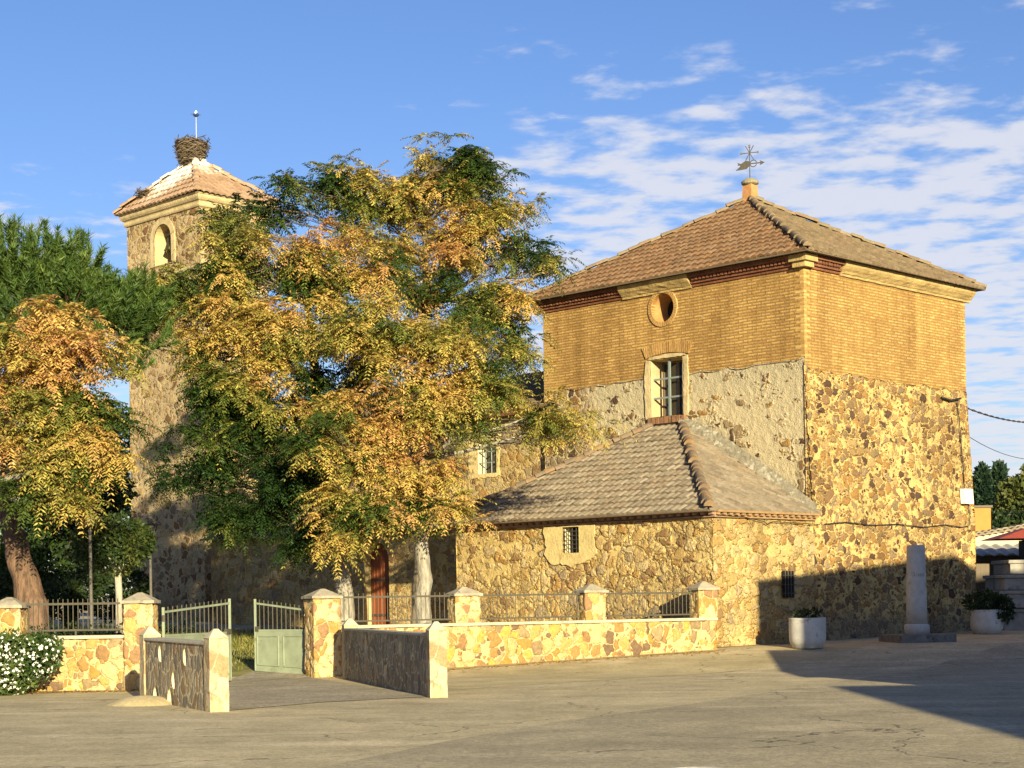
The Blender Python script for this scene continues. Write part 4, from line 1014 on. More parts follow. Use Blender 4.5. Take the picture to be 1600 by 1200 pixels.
gate('green metal gate leaf swung inward beside the left gate pillar', Vector((-6.55, 32.45, 0)), Vector((-5.68, 34.75, 0)), .06, .06, 1.0, 1.0, 1.53, 1.68, 14, 1)
gate('green metal gate leaf standing open beside the right gate pillar', Vector((-4.34, 36.75, 0)), Vector((-5.56, 37.4, 0)), .07, .14, .99, .99, 1.50, 1.67, 11, -1)
# wing walls flanking the ramp
def wing(label, far, near, zw0, zw1, zpost, holes, drains):
    t_h = thing('wing_wall', label, 'wall', (near.x, near.y, 0)); d = near - far; L = d.length; dn = d.normalized(); n_ = Vector((dn.y, -dn.x, 0))
    if n_.x > 0: n_ = -n_                       # outward: facing left
    f = lambda u, z, dep=0.: far + dn * u - n_ * (dep - .12) + Vector((0, 0, z))
    lps = [[(u + .12 * math.cos(a), z + .14 * math.sin(a)) for a in np.linspace(0, 6.283, 15)[:-1]] for u, z in holes] + [arch(u - .17, u + .17, -.05, .12, 8) for u in drains]
    m_ = MB(); out = [(0, -.1), (L, -.1), (L, zw1), (0, zw0)]
    if drains:                                # drains reach the ground: notch outline instead of holes
        out = [(0, -.1)]
        for u in drains: out += [(u - .17, -.1)] + [(u - .17 * math.cos(a), .10 + .17 * math.sin(a)) for a in np.linspace(0, math.pi, 9)] + [(u + .17, -.1)]
        out += [(L, -.1), (L, zw1), (0, zw0)]
    hl = lps[:len(holes)]
    m_.poly(out, hl, lambda u, z: f(u, z, 0), 0)
    mm = MB(); mm.poly(out, hl, lambda u, z: f(u, z, .24), 0)
    off = len(m_.v); m_.v += mm.v; m_.f += [tuple(i + off for i in q)[::-1] for q in mm.f]
    luv = [];
    i0 = 0
    for q in mm.f: luv += list(reversed(mm.uv[i0:i0 + len(q)])); i0 += len(q)
    m_.uv += luv; m_.mi += mm.mi
    for h_ in hl: m_.reveal(h_, f, .24, 1)
    for i in range(len(out)):
        a, b = out[i], out[(i + 1) % len(out)]; m_.face([f(*a, 0), f(*b, 0), f(*b, .24), f(*a, .24)], None, 1 if b[1] < .3 else 0)
    m_.build('wall_base', [M['stone_slate'], M['plaster_pale']], t_h)
    k_ = MB(); k_.beam(f(.1, zw0 + .022, .12), f(L - .12, zw1 + .022, .12), .29, .045); k_.build('coping', M['concrete'], t_h, bevel=.01)
    rz = math.atan2(dn.y, dn.x)
    for p in (far, near):
        pm = MB(); rough_box(pm, (p.x, p.y, -.08), (.27, .29, zpost - .12 + .08), rz, .08, .008); o = pm.build('post', M['stone_post'], t_h, True)
        c_ = MB(); rough_box(c_, (p.x, p.y, zpost - .13), (.29, .31, .14), rz, .045, .007, 0, .2); c_.build('cap', M['coping'], o)
    return t_h
wing('short slate wing wall left of the gate ramp with oval holes and two drain arches', Vector((-6.02, 28.7, 0)), Vector((-4.37, 25.45, 0)), 1.0, .98, 1.21, [(1.05, .80), (2.45, .78), (1.8, .40)], [.75, 1.6])
wing('long slate wing wall right of the gate ramp with three oval holes', Vector((-3.32, 35.3, 0)), Vector((-1.25, 28.25, 0)), 1.0, 1.0, 1.23, [(2.2, .72), (5.2, .74), (3.9, .28)], [])
# low rounded mound by the left wing wall
T = MB()
pm_ = gp(205, 1103)
nmo = 16
for j in range(6):
    for i in range(nmo):
        def mpnt(i, j):
            a = 2 * math.pi * i / nmo; r_2 = 1 - j / 6; x = pm_.x + .62 * r_2 * math.cos(a) + .12; y = pm_.y + .6 * r_2 * math.sin(a) + .4
            return (x, y, .15 * (1 - r_2 ** 2.2) - .01)
        T.face([mpnt(i, j), mpnt(i + 1, j), mpnt(i + 1, j + 1), mpnt(i, j + 1)])
tag(T.build('concrete_mound', M['pave'], None, True), kind='structure')

# ------------------------------------------------------------------ square furniture
def planter(label, x, y, r, h, leaf_seed, tall):
    z = g(x, y); t_h = thing('planter', label, 'planter', (x, y, z), 'white concrete planters')
    m_ = MB(); m_.lathe((x, y, z), [(r * .80, 0), (r * .84, .06), (r * .86, .07), (r * .97, .14), (r, .25), (r, h - .08), (r * .99, h - .06), (r * 1.02, h - .03), (r, h), (r * .88, h), (r * .86, h - .10)], 32)
    m_.build('tub', M['planter'], t_h, True)
    s_ = MB(); s_.lathe((x, y, z + h - .12), [(r * .86, 0), (r * .5, .03), (.01, .04)], 20); s_.build('soil', plain('soil', (.06, .045, .03)), t_h)
    return t_h
pA = gp(1262, 1013); pB = Vector((0, 0, 0))
pl1 = planter('white planter with thin plant standing in front of the shaded stone wall', pA.x, pA.y, .43, .72, 1, False)
a_, b_ = ray(1542, 988); pB = Vector((a_ * 47.3, 47.3, 0))
pl2 = planter('white planter with bushy dark plant beside the stepped stone fountain', pB.x, pB.y, .44, .66, 2, True)
# honorary column
pc = gp(1442, 1004); pc = Vector((pc.x, pc.y + .6, g(pc.x, pc.y + .6)))
colm = thing('column', 'grey stone column on a square plinth standing before the shaded wall', 'column', tuple(pc))
m_ = MB(); rough_box(m_, (pc.x, pc.y, pc.z - .05), (1.45, 1.35, .23), R(12), .12, .014); m_.build('plinth', plain('plinth_stone', (.20, .18, .155), .9, .4, 5, .5, 25, spots=((.09, .08, .07), 4, .55)), colm)
hcol = at(1437, 851, pc.y).z - pc.z
m_ = MB(); m_.lathe((pc.x, pc.y, pc.z + .18), [(.31, 0), (.31, .20), (.30, .23), (.30, .235), (.262, .26)], 32); m_.build('base', M['column'], colm, True)
m_ = MB(); m_.lathe((pc.x, pc.y, pc.z + .44), [(.258, 0), (.25, .5), (.235, 1.2), (.222, hcol - .5), (.212, hcol - .46), (.19, hcol - .45)], 32); shaft = m_.build('shaft', M['column'], colm, True)
m_ = MB(); r_ = random.Random(9)
for row, (z, word) in enumerate(((1.62, 'LA ROUE'), (1.30, 'AR NEF'))):   # worn, nearly illegible capitals cut in the shaft
    zc_ = pc.z + z
    for i, ch in enumerate(word):
        if ch == ' ': continue
        a = R(-128 + i * 12); rr = .236
        def cp(da_, dz_): return Vector((pc.x + rr * math.cos(a + da_), pc.y + rr * math.sin(a + da_), zc_ + dz_))
        segs = {'L': [((0, 0), (0, 1)), ((0, 0), (1, 0))], 'A': [((0, 0), (.5, 1)), ((.5, 1), (1, 0)), ((.2, .4), (.8, .4))], 'R': [((0, 0), (0, 1)), ((0, 1), (1, .8)), ((1, .8), (0, .5)), ((0, .5), (1, 0))], 'O': [((0, 0), (0, 1)), ((0, 1), (1, 1)), ((1, 1), (1, 0)), ((1, 0), (0, 0))],
                'U': [((0, 1), (0, 0)), ((0, 0), (1, 0)), ((1, 0), (1, 1))], 'E': [((0, 0), (0, 1)), ((0, 1), (1, 1)), ((0, .5), (.8, .5)), ((0, 0), (1, 0))], 'N': [((0, 0), (0, 1)), ((0, 1), (1, 0)), ((1, 0), (1, 1))], 'F': [((0, 0), (0, 1)), ((0, 1), (1, 1)), ((0, .5), (.8, .5))]}[ch]
        for (x0, y0), (x1, y1) in segs: m_.beam(cp(x0 * .10, y0 * .06), cp(x1 * .10, y1 * .06), .008, .007)
m_.build('inscription', M['ink'], colm)
# stepped fountain at the right edge
fo = at(1602, 980, 50.); fg = g(fo.x, fo.y)
fnt = thing('fountain', 'stepped grey stone fountain at the right edge behind the planter', 'fountain', (fo.x, fo.y, fg))
for i, (px0, py0, py1) in enumerate(((1591 - 30, 951, 985), (1551, 923, 950), (1563, 898, 922), (1574, 875, 897))):
    xl = at(px0, py0, 49.6).x; z0, z1 = at(px0, py1, 49.6).z, at(px0, py0, 49.6).z
    if i == 0: z0 = fg - .1
    cxx = fo.x + .55; wdt = (cxx - xl) * 2
    m_ = MB(); m_.box((cxx, 50.4, z0), (wdt - .12, wdt * .8 - .12, z1 - z0 - .102)); m_.build('block', M['fountain_stone'], fnt, bevel=.015)
    m_ = MB(); m_.box((cxx, 50.4, z1 - .10), (wdt, wdt * .8, .098)); m_.build('ledge', M['fountain_stone'], fnt, bevel=.015)
# shed with board front and corrugated roof, rendered wall, chimney block, red canopy
sh0, sh1 = at(1520, 985, 56), at(1625, 985, 56)
shed = thing('shed', 'dark board shed with corrugated roof right of the church corner', 'shed', (sh0.x, 56, g(14, 56)))
m_ = MB(); zt0 = at(1560, 868, 56).z
x = sh0.x
while x < sh1.x + 3: m_.box((x + .07, 56 + random.uniform(-.01, .01), .2), (.138, .05, zt0 - .2)); x += .142
m_.build('board_wall', M['boards'], shed)
m_ = MB(); N_ = 110
for i in range(N_):
    xa, xb = sh0.x - .4 + i * .055, sh0.x - .4 + (i + 1) * .055; za, zb_ = .035 * math.sin(i * .9), .035 * math.sin((i + 1) * .9)
    m_.face([(xa, 55.7, zt0 + za + .03), (xb, 55.7, zt0 + zb_ + .03), (xb, 57.6, zt0 + zb_ + .4), (xa, 57.6, zt0 + za + .4)])
    m_.face([(xa, 55.7, zt0 + za), (xb, 55.7, zt0 + zb_), (xb, 55.7, zt0 + zb_ + .03), (xa, 55.7, zt0 + za + .03)])
m_.build('corrugated_roof', plain('corrugated', (.42, .40, .36), .7, .3, 3), shed)
m_ = MB(); wz0, wz1 = at(1560, 858, 58).z, at(1530, 838, 58).z
wl0, wl1 = at(1515, 850, 58).x, at(1640, 850, 58).x
m_.hexa([(wl0, 57.8, .2), (wl1, 57.8, .2), (wl1, 58.2, .2), (wl0, 58.2, .2), (wl0, 57.8, wz1), (wl1, 57.8, wz1 + .35), (wl1, 58.2, wz1 + .35), (wl0, 58.2, wz1)])
rw = thing('rendered_wall', 'pale rendered wall with tiled top behind the shed roof', 'wall', (wl0, 58, .4))
m_.build('wall_face', M['plaster_pale'], rw)
m_ = MB(); slope(m_, (wl0, 57.7, wz1 + .02), (wl1, 57.7, wz1 + .37), (wl1, 58.3, wz1 + .50), (wl0, 58.3, wz1 + .15), per=4); m_.build('tile_coping', M['tile_grey'], rw)
ob = thing('brick_outbuilding', 'orange block building rising behind the pale wall', 'building', (at(1537, 820, 64).x, 64, .5))
b0, b1 = at(1508, 830, 64), at(1548, 793, 64)
m_ = MB(); m_.box(((b0.x + b1.x) / 2, 65, .4), (b1.x - b0.x, 2, b1.z - .4)); m_.build('block_wall', plain('orange_block', (.46, .22, .06), .9, .15, 3, .2, 20), ob)
m_ = MB(); m_.box(((b0.x + b1.x) / 2, 65, b1.z + .002), (b1.x - b0.x + .12, 2.12, .08)); m_.build('roof_slab', M['boards'], ob)
# red canopy on posts
cp0 = at(1549, 843, 54); cp1 = at(1600, 826, 54)
can = thing('canopy', 'red tiled canopy with dark underside at the right edge', 'canopy', (cp1.x + 1, 54, g(16, 54)))
m_ = MB(); m_.hexa([(cp0.x, 53.2, cp0.z), (cp0.x + 4, 53.2, cp0.z), (cp0.x + 4, 55.4, cp0.z), (cp0.x, 55.4, cp0.z), (cp0.x + 1.1, 53.9, cp1.z + .02), (cp0.x + 4, 53.9, cp1.z + .02), (cp0.x + 4, 54.7, cp1.z + .02), (cp0.x + 1.1, 54.7, cp1.z + .02)])
m_.build('canopy_roof', plain('canopy_red', (.30, .06, .04), .7, .3, 5), can)
m_ = MB(); m_.box((cp0.x + 2.3, 54.4, .3), (2.2, 1.6, cp0.z - .32)); m_.build('dark_infill', M['dark'], can)  # near-black block filling the space beneath the canopy
# wall box and cables on the stone wall
eb0 = fBs(on(1500, 763, C + nB * .2, db)[0], on(1500, 763, C, db)[1]); bu0, bz1 = on(1500, 764, C + nB * .2, db); bu1, bz0 = on(1513, 788, C + nB * .2, db)
m_ = MB(); ff = lambda u, z, d=0.: fBs(u, z) - nB * d
prism(m_, rect(bu0, bu1, bz0, bz1), [], ff, -.16); prism(m_, rect(bu0 + .03, bu1 - .03, bz0 + .05, bz1 - .05), [], lambda u, z, d=0.: ff(u, z, d - .16), -.012)
tag(m_.build('meter_box', M['white_box'], None, bevel=.01), 'white electrical box high on the stone wall near its right edge', 'box')
def cable(label, pts, r=.014, name='cable'):
    m_ = MB(); m_.tube(pts, r, 5); return tag(m_.build(name, M['cable'], None, True), label, 'cable')
def bpt(px, py, out=.03): u, z = on(px, py, C + nB * .22, db); return fBs(u, z) + nB * out
cable('dark cable hanging in a wavy line along the stone wall below the annex eaves level', [bpt(x, y) for x, y in ((1286, 819), (1320, 816), (1360, 821), (1400, 819), (1440, 824), (1475, 820), (1500, 824), (1511, 822), (1513, 808), (1512, 789))], .013)
cable('thin vertical cable running up the stone wall above the white box', [bpt(x, y) for x, y in ((1507, 763), (1506, 720), (1505, 680), (1504, 650), (1502, 628))], .016)
def qpt(px, py, P, d, n, out=.03): u, z = on(px, py, P, d); return P + d * u + n * out + Vector((0, 0, z))
cable('thin cable pinned under the tiled eaves along the annex front', [qpt(x, y, Q, da, nA, .06) for x, y in ((720, 824), (780, 822), (850, 819), (900, 817), (960, 814), (1020, 811), (1075, 807), (1108, 805))], .010)
cable('pair of thin cables sagging under the eaves of the annex side wall', [qpt(x, y, Q, db, nB, .06) for x, y in ((1118, 805), (1160, 808), (1190, 815), (1196, 819), (1204, 815), (1250, 818), (1278, 820))], .010)
wp = bpt(1478, 623, .08)
m_ = MB(); far_ = at(1640, 659, 62); pts = []
for i in range(41):
    t = i / 40; p = bpt(1480, 622, .1) * (1 - t) + far_ * t - Vector((0, 0, .25 * 4 * t * (1 - t))); pts.append(p)
far3 = Vector((far_.x + 9, far_.y + 3, far_.z + .5)); pts += [far_ * (1 - t) + far3 * t - Vector((0, 0, .2 * 4 * t * (1 - t))) for t in np.linspace(.05, 1, 20)]
for ph in (0, math.pi): m_.tube([p + Vector((.02 * math.cos(i * 1.5 + ph), 0, .02 * math.sin(i * 1.5 + ph))) for i, p in enumerate(pts)], .016, 5)
m_.tube([bpt(1478, 620), bpt(1490, 625, .08), bpt(1505, 622, .1)], .03, 6)
tag(m_.build('overhead_cable', M['cable'], None, True), 'thick twisted overhead cable leaving the wall top toward the right', 'cable')
far2 = at(1640, 716, 62); p0 = bpt(1508, 676, .05)
cable('thin overhead wire leaving the wall above the white box toward the right', [p0 * (1 - t) + far2 * t - Vector((0, 0, .3 * 4 * t * (1 - t))) for t in np.linspace(0, 1, 24)] + [far2 * (1 - t) + Vector((far3.x, far3.y, far3.z - .7)) * t for t in np.linspace(.05, 1, 12)], .010, 'overhead_wire')
pm2 = MB(); pm2.tube([(far3.x, far3.y + .12, .2), (far3.x, far3.y + .12, far3.z + .6)], [.13, .09], 10); tag(pm2.build('utility_pole', M['bark_dark'], None, True), 'wooden utility pole beyond the right edge holding the overhead cables', 'pole')
# street lamps in the garden
def lamp(label, x, y, ztop):
    z = g(x, y); t_h = thing('street_lamp', label, 'lamp', (x, y, z), 'lanterns in the church garden'); zl = ztop - .62
    m_ = MB(); m_.lathe((x, y, z - .05), [(.10, 0), (.10, .35), (.07, .40), (.045, .46), (.04, 1.6), (.036, zl - z - .1), (.055, zl - z - .06), (.03, zl - z + .02)], 12); m_.build('pole', M['rail_dark'], t_h, True)
    m_ = MB(); c4 = [(math.cos(R(45 + 90 * k)), math.sin(R(45 + 90 * k))) for k in range(4)]
    for a, b in c4: m_.beam((x + a * .12, y + b * .12, zl + .02), (x + a * .23, y + b * .23, zl + .36), .025, .025)
    m_.box((x, y, zl), (.2, .2, .03)); m_.box((x, y, zl + .36), (.44, .44, .03)); m_.build('lantern_frame', M['iron'], t_h)
    m_ = MB(); m_.box((x, y, zl + .035), (.16, .16, .32), 0, 0, 1.75); m_.build('lantern_glass', M['lamp_glass'], t_h)
    m_ = MB(); m_.box((x, y, zl + .39), (.46, .46, .19), 0, 0, .22); m_.lathe((x, y, zl + .57), [(.05, 0), (.06, .03), (.02, .06), (.01, .1)], 10); m_.build('lantern_roof', M['iron'], t_h)
p = at(140, 781, 40); lamp('nearer garden lantern on a grey pole, left of the small clipped tree', p.x, 40, p.z)
p = at(234, 806, 48); lamp('farther garden lantern on a thin black pole in front of the bell tower foot', p.x, 48, p.z)

# ------------------------------------------------------------------ vegetation
def pal(t, stops):
    t = np.clip(t, 0, 1); xs_ = np.array([s[0] for s in stops]); c = np.array([s[1] for s in stops]); return np.stack([np.interp(t, xs_, c[:, k]) for k in range(3)], -1)
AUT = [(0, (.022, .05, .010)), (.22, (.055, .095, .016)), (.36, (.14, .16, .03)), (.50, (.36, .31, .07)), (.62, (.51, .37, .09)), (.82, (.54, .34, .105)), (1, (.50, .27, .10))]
def frond_mesh(name, parent, pts, hue, seed, nf=11, L=.62, J=9, ll=.128, lw=.045, palette=AUT, mat='leaf', droop=.55):
    """rosettes of pinnate leaves: pts (n,3), hue (n,)"""
    r = np.random.default_rng(seed); n = len(pts); Fn = n * nf
    p = np.repeat(np.asarray(pts), nf, 0); az = r.uniform(0, 2 * np.pi, Fn); el = r.uniform(-.45, 1.0, Fn); Ls = L * r.uniform(.65, 1.2, Fn)
    fx = np.stack([np.cos(az) * np.cos(el), np.sin(az) * np.cos(el), np.sin(el)], -1); sd = np.stack([-np.sin(az), np.cos(az), np.zeros(Fn)], -1)
    t = np.linspace(.2, 1, J)
    base = p[:, None, :] + fx[:, None, :] * (Ls[:, None, None] * t[None, :, None]); dr = droop * r.uniform(.6, 1.4, Fn)
    base[:, :, 2] -= (dr * Ls)[:, None] * t[None, :] ** 2
    fwd = fx[:, None, :] - np.array([0, 0, 1.])[None, None] * (2 * dr)[:, None, None] * t[None, :, None]; fwd /= np.linalg.norm(fwd, axis=-1, keepdims=True)
    V = []
    for sg_ in (1, -1):
        lf = fwd * .45 + sd[:, None, :] * sg_ * .9; lf = lf + r.normal(0, .16, lf.shape); lf[:, :, 2] -= .35; lf /= np.linalg.norm(lf, axis=-1, keepdims=True)
        le = (ll * r.uniform(.75, 1.2, (Fn, J)) * (1.05 - .45 * np.abs(t - .45))[None])[..., None]
        wv = fwd + r.normal(0, .2, fwd.shape); wv /= np.linalg.norm(wv, axis=-1, keepdims=True)
        V.append(np.stack([base, base + lf * le * .45 + wv * lw * .5, base + lf * le, base + lf * le * .45 - wv * lw * .5], 2))
    V = np.stack(V, 2)                       # Fn,J,2,4,3
    h = np.repeat(hue, nf) + r.normal(0, .06, Fn); c = pal(h, palette); c = c * r.uniform(.75, 1.2, (Fn, 1))
    cols = np.repeat(c, J * 8, 0) * r.uniform(.85, 1.15, (Fn * J * 2, 1)).repeat(4, 0)
    V = V.reshape(-1, 3); return nmesh(name, V, 4, np.arange(len(V)), M[mat], parent, cols)
def blob_pts(px, py, rpx, Y, n, r, rz=None, ry=None, shell=.55):
    c = np.array(at(px, py, Y)); rad = rpx * Y / F; rz = (rz or rpx) * Y / F; ry = ry or rad * .9
    d = r.normal(size=(n, 3)); d /= np.linalg.norm(d, axis=1, keepdims=True); q = (r.uniform(shell ** 3, 1, n) ** (1 / 3))[:, None]
    return c + d * q * np.array([rad, ry, rz]), c
def tree(name, label, cat, trunk, rads, blobs, seed, mat='bark_grey', group=None, nf=11, L=.62, huefn=None, palette=AUT, limb=True, twig=.007, J=9, dens=2.1, zmin=4.0, hmul=.93):
    """trunk: points; blobs: (px,py,rx,ry(px),Y,n,hue)"""
    r = np.random.default_rng(seed); b = trunk[0]; t_h = thing(name, label, cat, (b[0], b[1], g(b[0], b[1])), group)
    m_ = MB(); tr = [Vector(p) for p in trunk]
    dense = []; rd = []
    for i in range(len(tr) - 1):
        for k in range(4): t = k / 4; dense.append(tr[i].lerp(tr[i + 1], t) + Vector(r.normal(0, .025, 3))); rd.append((rads[i] * (1 - t) + rads[i + 1] * t) * r.uniform(.95, 1.07))
    dense.append(tr[-1]); rd.append(rads[-1]); m_.tube(dense, rd, 10)
    P = []; H = []
    for px, py, rx, rz, Y, n, hue in blobs:
        n = int(n * dens); nc_ = max(3, n // 6); cc_, c = blob_pts(px, py, rx, Y, nc_, r, rz); ci_ = r.integers(0, nc_, n); ch_ = r.normal(0, .19, nc_); pts = cc_[ci_] + r.normal(0, 1, (n, 3)) * np.array([.24, .24, .17]); c = Vector(c)
        if limb:
            k = min(range(len(dense)), key=lambda i: (dense[i] - c).length + max(0, dense[i].z - c.z + .8) * 1.2 + max(0, zmin - dense[i].z) * 20); a = dense[k]; mid = a.lerp(c, .5) + Vector((r.normal(0, .2), r.normal(0, .2), -.15 + r.normal(0, .1))); q = [a, a.lerp(mid, .55) + Vector(r.normal(0, .06, 3)), mid, mid.lerp(c, .5) + Vector(r.normal(0, .1, 3)), c]
            r0 = min(.10, rd[k] * .7); m_.tube(q, [r0, r0 * .8, r0 * .62, r0 * .45, r0 * .25], 6)
            for p in pts:
                p = Vector(p); s = q[int(r.integers(1, 5))]; mm_ = s.lerp(p, .55) + Vector(r.normal(0, .12, 3)) - Vector((0, 0, .08)); m_.tube([s, mm_, p], [twig * 2.0, twig * 1.3, twig * .6], 4, 1, cap=False)
        P.append(pts); H.append(hue + ch_[ci_])
    P = np.concatenate(P); H = np.concatenate(H)
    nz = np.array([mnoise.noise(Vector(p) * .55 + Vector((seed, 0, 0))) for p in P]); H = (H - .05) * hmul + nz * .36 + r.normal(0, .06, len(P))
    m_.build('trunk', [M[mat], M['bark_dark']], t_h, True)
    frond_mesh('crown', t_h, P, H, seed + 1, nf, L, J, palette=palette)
    return t_h
def gz(px, Y, dz=0):  # ground point at a bearing
    a, _ = ray(px, 960); return (a * Y, Y, g(a * Y, Y) - .1)
G1 = 'autumn trees in the church garden'
# front tree: pollarded grey trunk in front of the annex end
tree('tree_of_heaven', 'autumn tree with thick straight grey trunk just left of the annex, yellow leaves', 'tree',
     [gz(663, 41.2), at(662, 905, 41.2), at(660, 845, 41.2), at(655, 818, 41.2), at(660, 740, 41.2), at(668, 640, 41.3), at(660, 540, 41.4)], [.20, .175, .17, .20, .10, .07, .04],
     [(600, 520, 62, 52, 40.8, 34, .64), (690, 540, 66, 50, 40.8, 34, .62), (765, 600, 52, 42, 40.9, 22, .60), (845, 645, 48, 28, 41.0, 13, .55), (895, 665, 26, 22, 41.2, 5, .6),
      (640, 640, 62, 45, 40.4, 30, .66), (705, 650, 48, 34, 40.6, 20, .66), (570, 640, 50, 50, 40.6, 24, .6), (600, 730, 50, 36, 40.3, 22, .62), (660, 745, 36, 24, 40.4, 10, .66),
      (705, 790, 26, 22, 40.4, 7, .68), (560, 790, 50, 40, 40.2, 22, .6), (620, 800, 40, 26, 40.3, 12, .5), (545, 835, 36, 22, 40.4, 9, .55), (505, 690, 45, 50, 40.6, 18, .5)], 21, group=G1)
# left tree
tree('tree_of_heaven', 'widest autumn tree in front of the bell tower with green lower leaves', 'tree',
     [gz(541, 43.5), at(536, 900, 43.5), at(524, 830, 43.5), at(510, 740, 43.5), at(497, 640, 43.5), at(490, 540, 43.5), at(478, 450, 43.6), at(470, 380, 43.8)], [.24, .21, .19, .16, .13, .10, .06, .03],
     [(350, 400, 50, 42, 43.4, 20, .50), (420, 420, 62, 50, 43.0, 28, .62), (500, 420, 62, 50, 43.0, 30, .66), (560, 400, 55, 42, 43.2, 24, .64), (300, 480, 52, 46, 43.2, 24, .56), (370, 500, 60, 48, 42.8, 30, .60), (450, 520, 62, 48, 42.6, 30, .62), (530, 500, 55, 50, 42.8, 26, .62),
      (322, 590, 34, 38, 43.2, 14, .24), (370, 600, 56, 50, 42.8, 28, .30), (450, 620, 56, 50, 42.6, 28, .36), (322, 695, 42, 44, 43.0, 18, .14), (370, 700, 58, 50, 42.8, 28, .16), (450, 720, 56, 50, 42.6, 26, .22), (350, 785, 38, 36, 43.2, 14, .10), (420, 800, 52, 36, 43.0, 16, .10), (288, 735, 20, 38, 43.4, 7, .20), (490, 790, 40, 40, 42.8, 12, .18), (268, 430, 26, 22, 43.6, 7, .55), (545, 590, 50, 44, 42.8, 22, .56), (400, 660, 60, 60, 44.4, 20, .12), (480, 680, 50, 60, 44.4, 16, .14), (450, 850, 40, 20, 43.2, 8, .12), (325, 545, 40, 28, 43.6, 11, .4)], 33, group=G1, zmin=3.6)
# tall rear tree with open top
tree('tree_of_heaven', 'tallest rear autumn tree with open dark green crown rising beside the chancel roof', 'tree',
     [gz(655, 46.8), at(656, 880, 46.8), at(650, 720, 46.8), at(660, 560, 46.8), at(666, 440, 46.8), at(664, 340, 46.8), at(650, 290, 46.8)], [.22, .19, .17, .15, .11, .07, .03],
     [(690, 255, 52, 28, 46.6, 20, 0.47), (640, 285, 46, 24, 46.8, 15, 0.47), (750, 280, 36, 28, 46.6, 12, 0.51), (780, 330, 40, 30, 46.6, 13, 0.53), (560, 305, 44, 28, 47.0, 15, 0.43), (490, 300, 42, 26, 46.6, 13, 0.43), (425, 325, 36, 24, 46.6, 10, 0.41), (372, 350, 36, 22, 46.6, 9, 0.43), (720, 390, 52, 34, 46.4, 16, 0.49), (640, 370, 60, 30, 46.6, 12, 0.53),
      (800, 400, 40, 26, 46.6, 12, 0.45), (845, 420, 30, 22, 46.6, 8, 0.41), (790, 470, 50, 40, 46.2, 20, 0.49), (740, 480, 50, 40, 46.0, 18, 0.53), (800, 545, 38, 38, 46.2, 14, 0.43), (640, 450, 60, 45, 46.4, 18, 0.57), (560, 360, 40, 26, 46.6, 9, 0.47), (515, 272, 22, 12, 46.8, 4, 0.37), (755, 250, 16, 14, 46.8, 3, .47), (690, 310, 60, 36, 46.4, 20, .48), (600, 340, 44, 28, 46.6, 13, .46), (740, 335, 44, 34, 46.2, 13, .50), (680, 420, 50, 40, 46.2, 14, .52)], 47, 'bark_dark', group=G1)
# orange tree at the left edge
tree('tree_of_heaven', 'orange and yellow autumn tree at the left edge in front of the pine', 'tree',
     [gz(-45, 36.5), at(-42, 880, 36.5), at(-30, 760, 36.5), at(5, 680, 36.5), at(60, 620, 36.4), at(110, 580, 36.4)], [.20, .17, .14, .10, .06, .03],
     [(30, 570, 55, 45, 36.2, 24, .80), (100, 560, 50, 36, 36.2, 20, .84), (140, 548, 34, 20, 36.4, 9, .82), (178, 560, 16, 12, 36.5, 3, .7), (90, 490, 34, 20, 36.3, 7, .98), (30, 510, 30, 26, 36.3, 7, .96), (40, 640, 55, 40, 36.0, 24, .74), (105, 640, 44, 34, 36.0, 18, .64), (60, 700, 60, 36, 36.0, 22, .66), (130, 700, 34, 38, 36.0, 14, .54), (160, 705, 20, 28, 36.2, 7, .62), (90, 770, 36, 30, 36.2, 11, .52), (30, 760, 40, 30, 36.2, 9, .42), (-30, 600, 50, 90, 36.4, 24, .74), (155, 650, 20, 22, 36.4, 5, .5)], 59, group=G1)

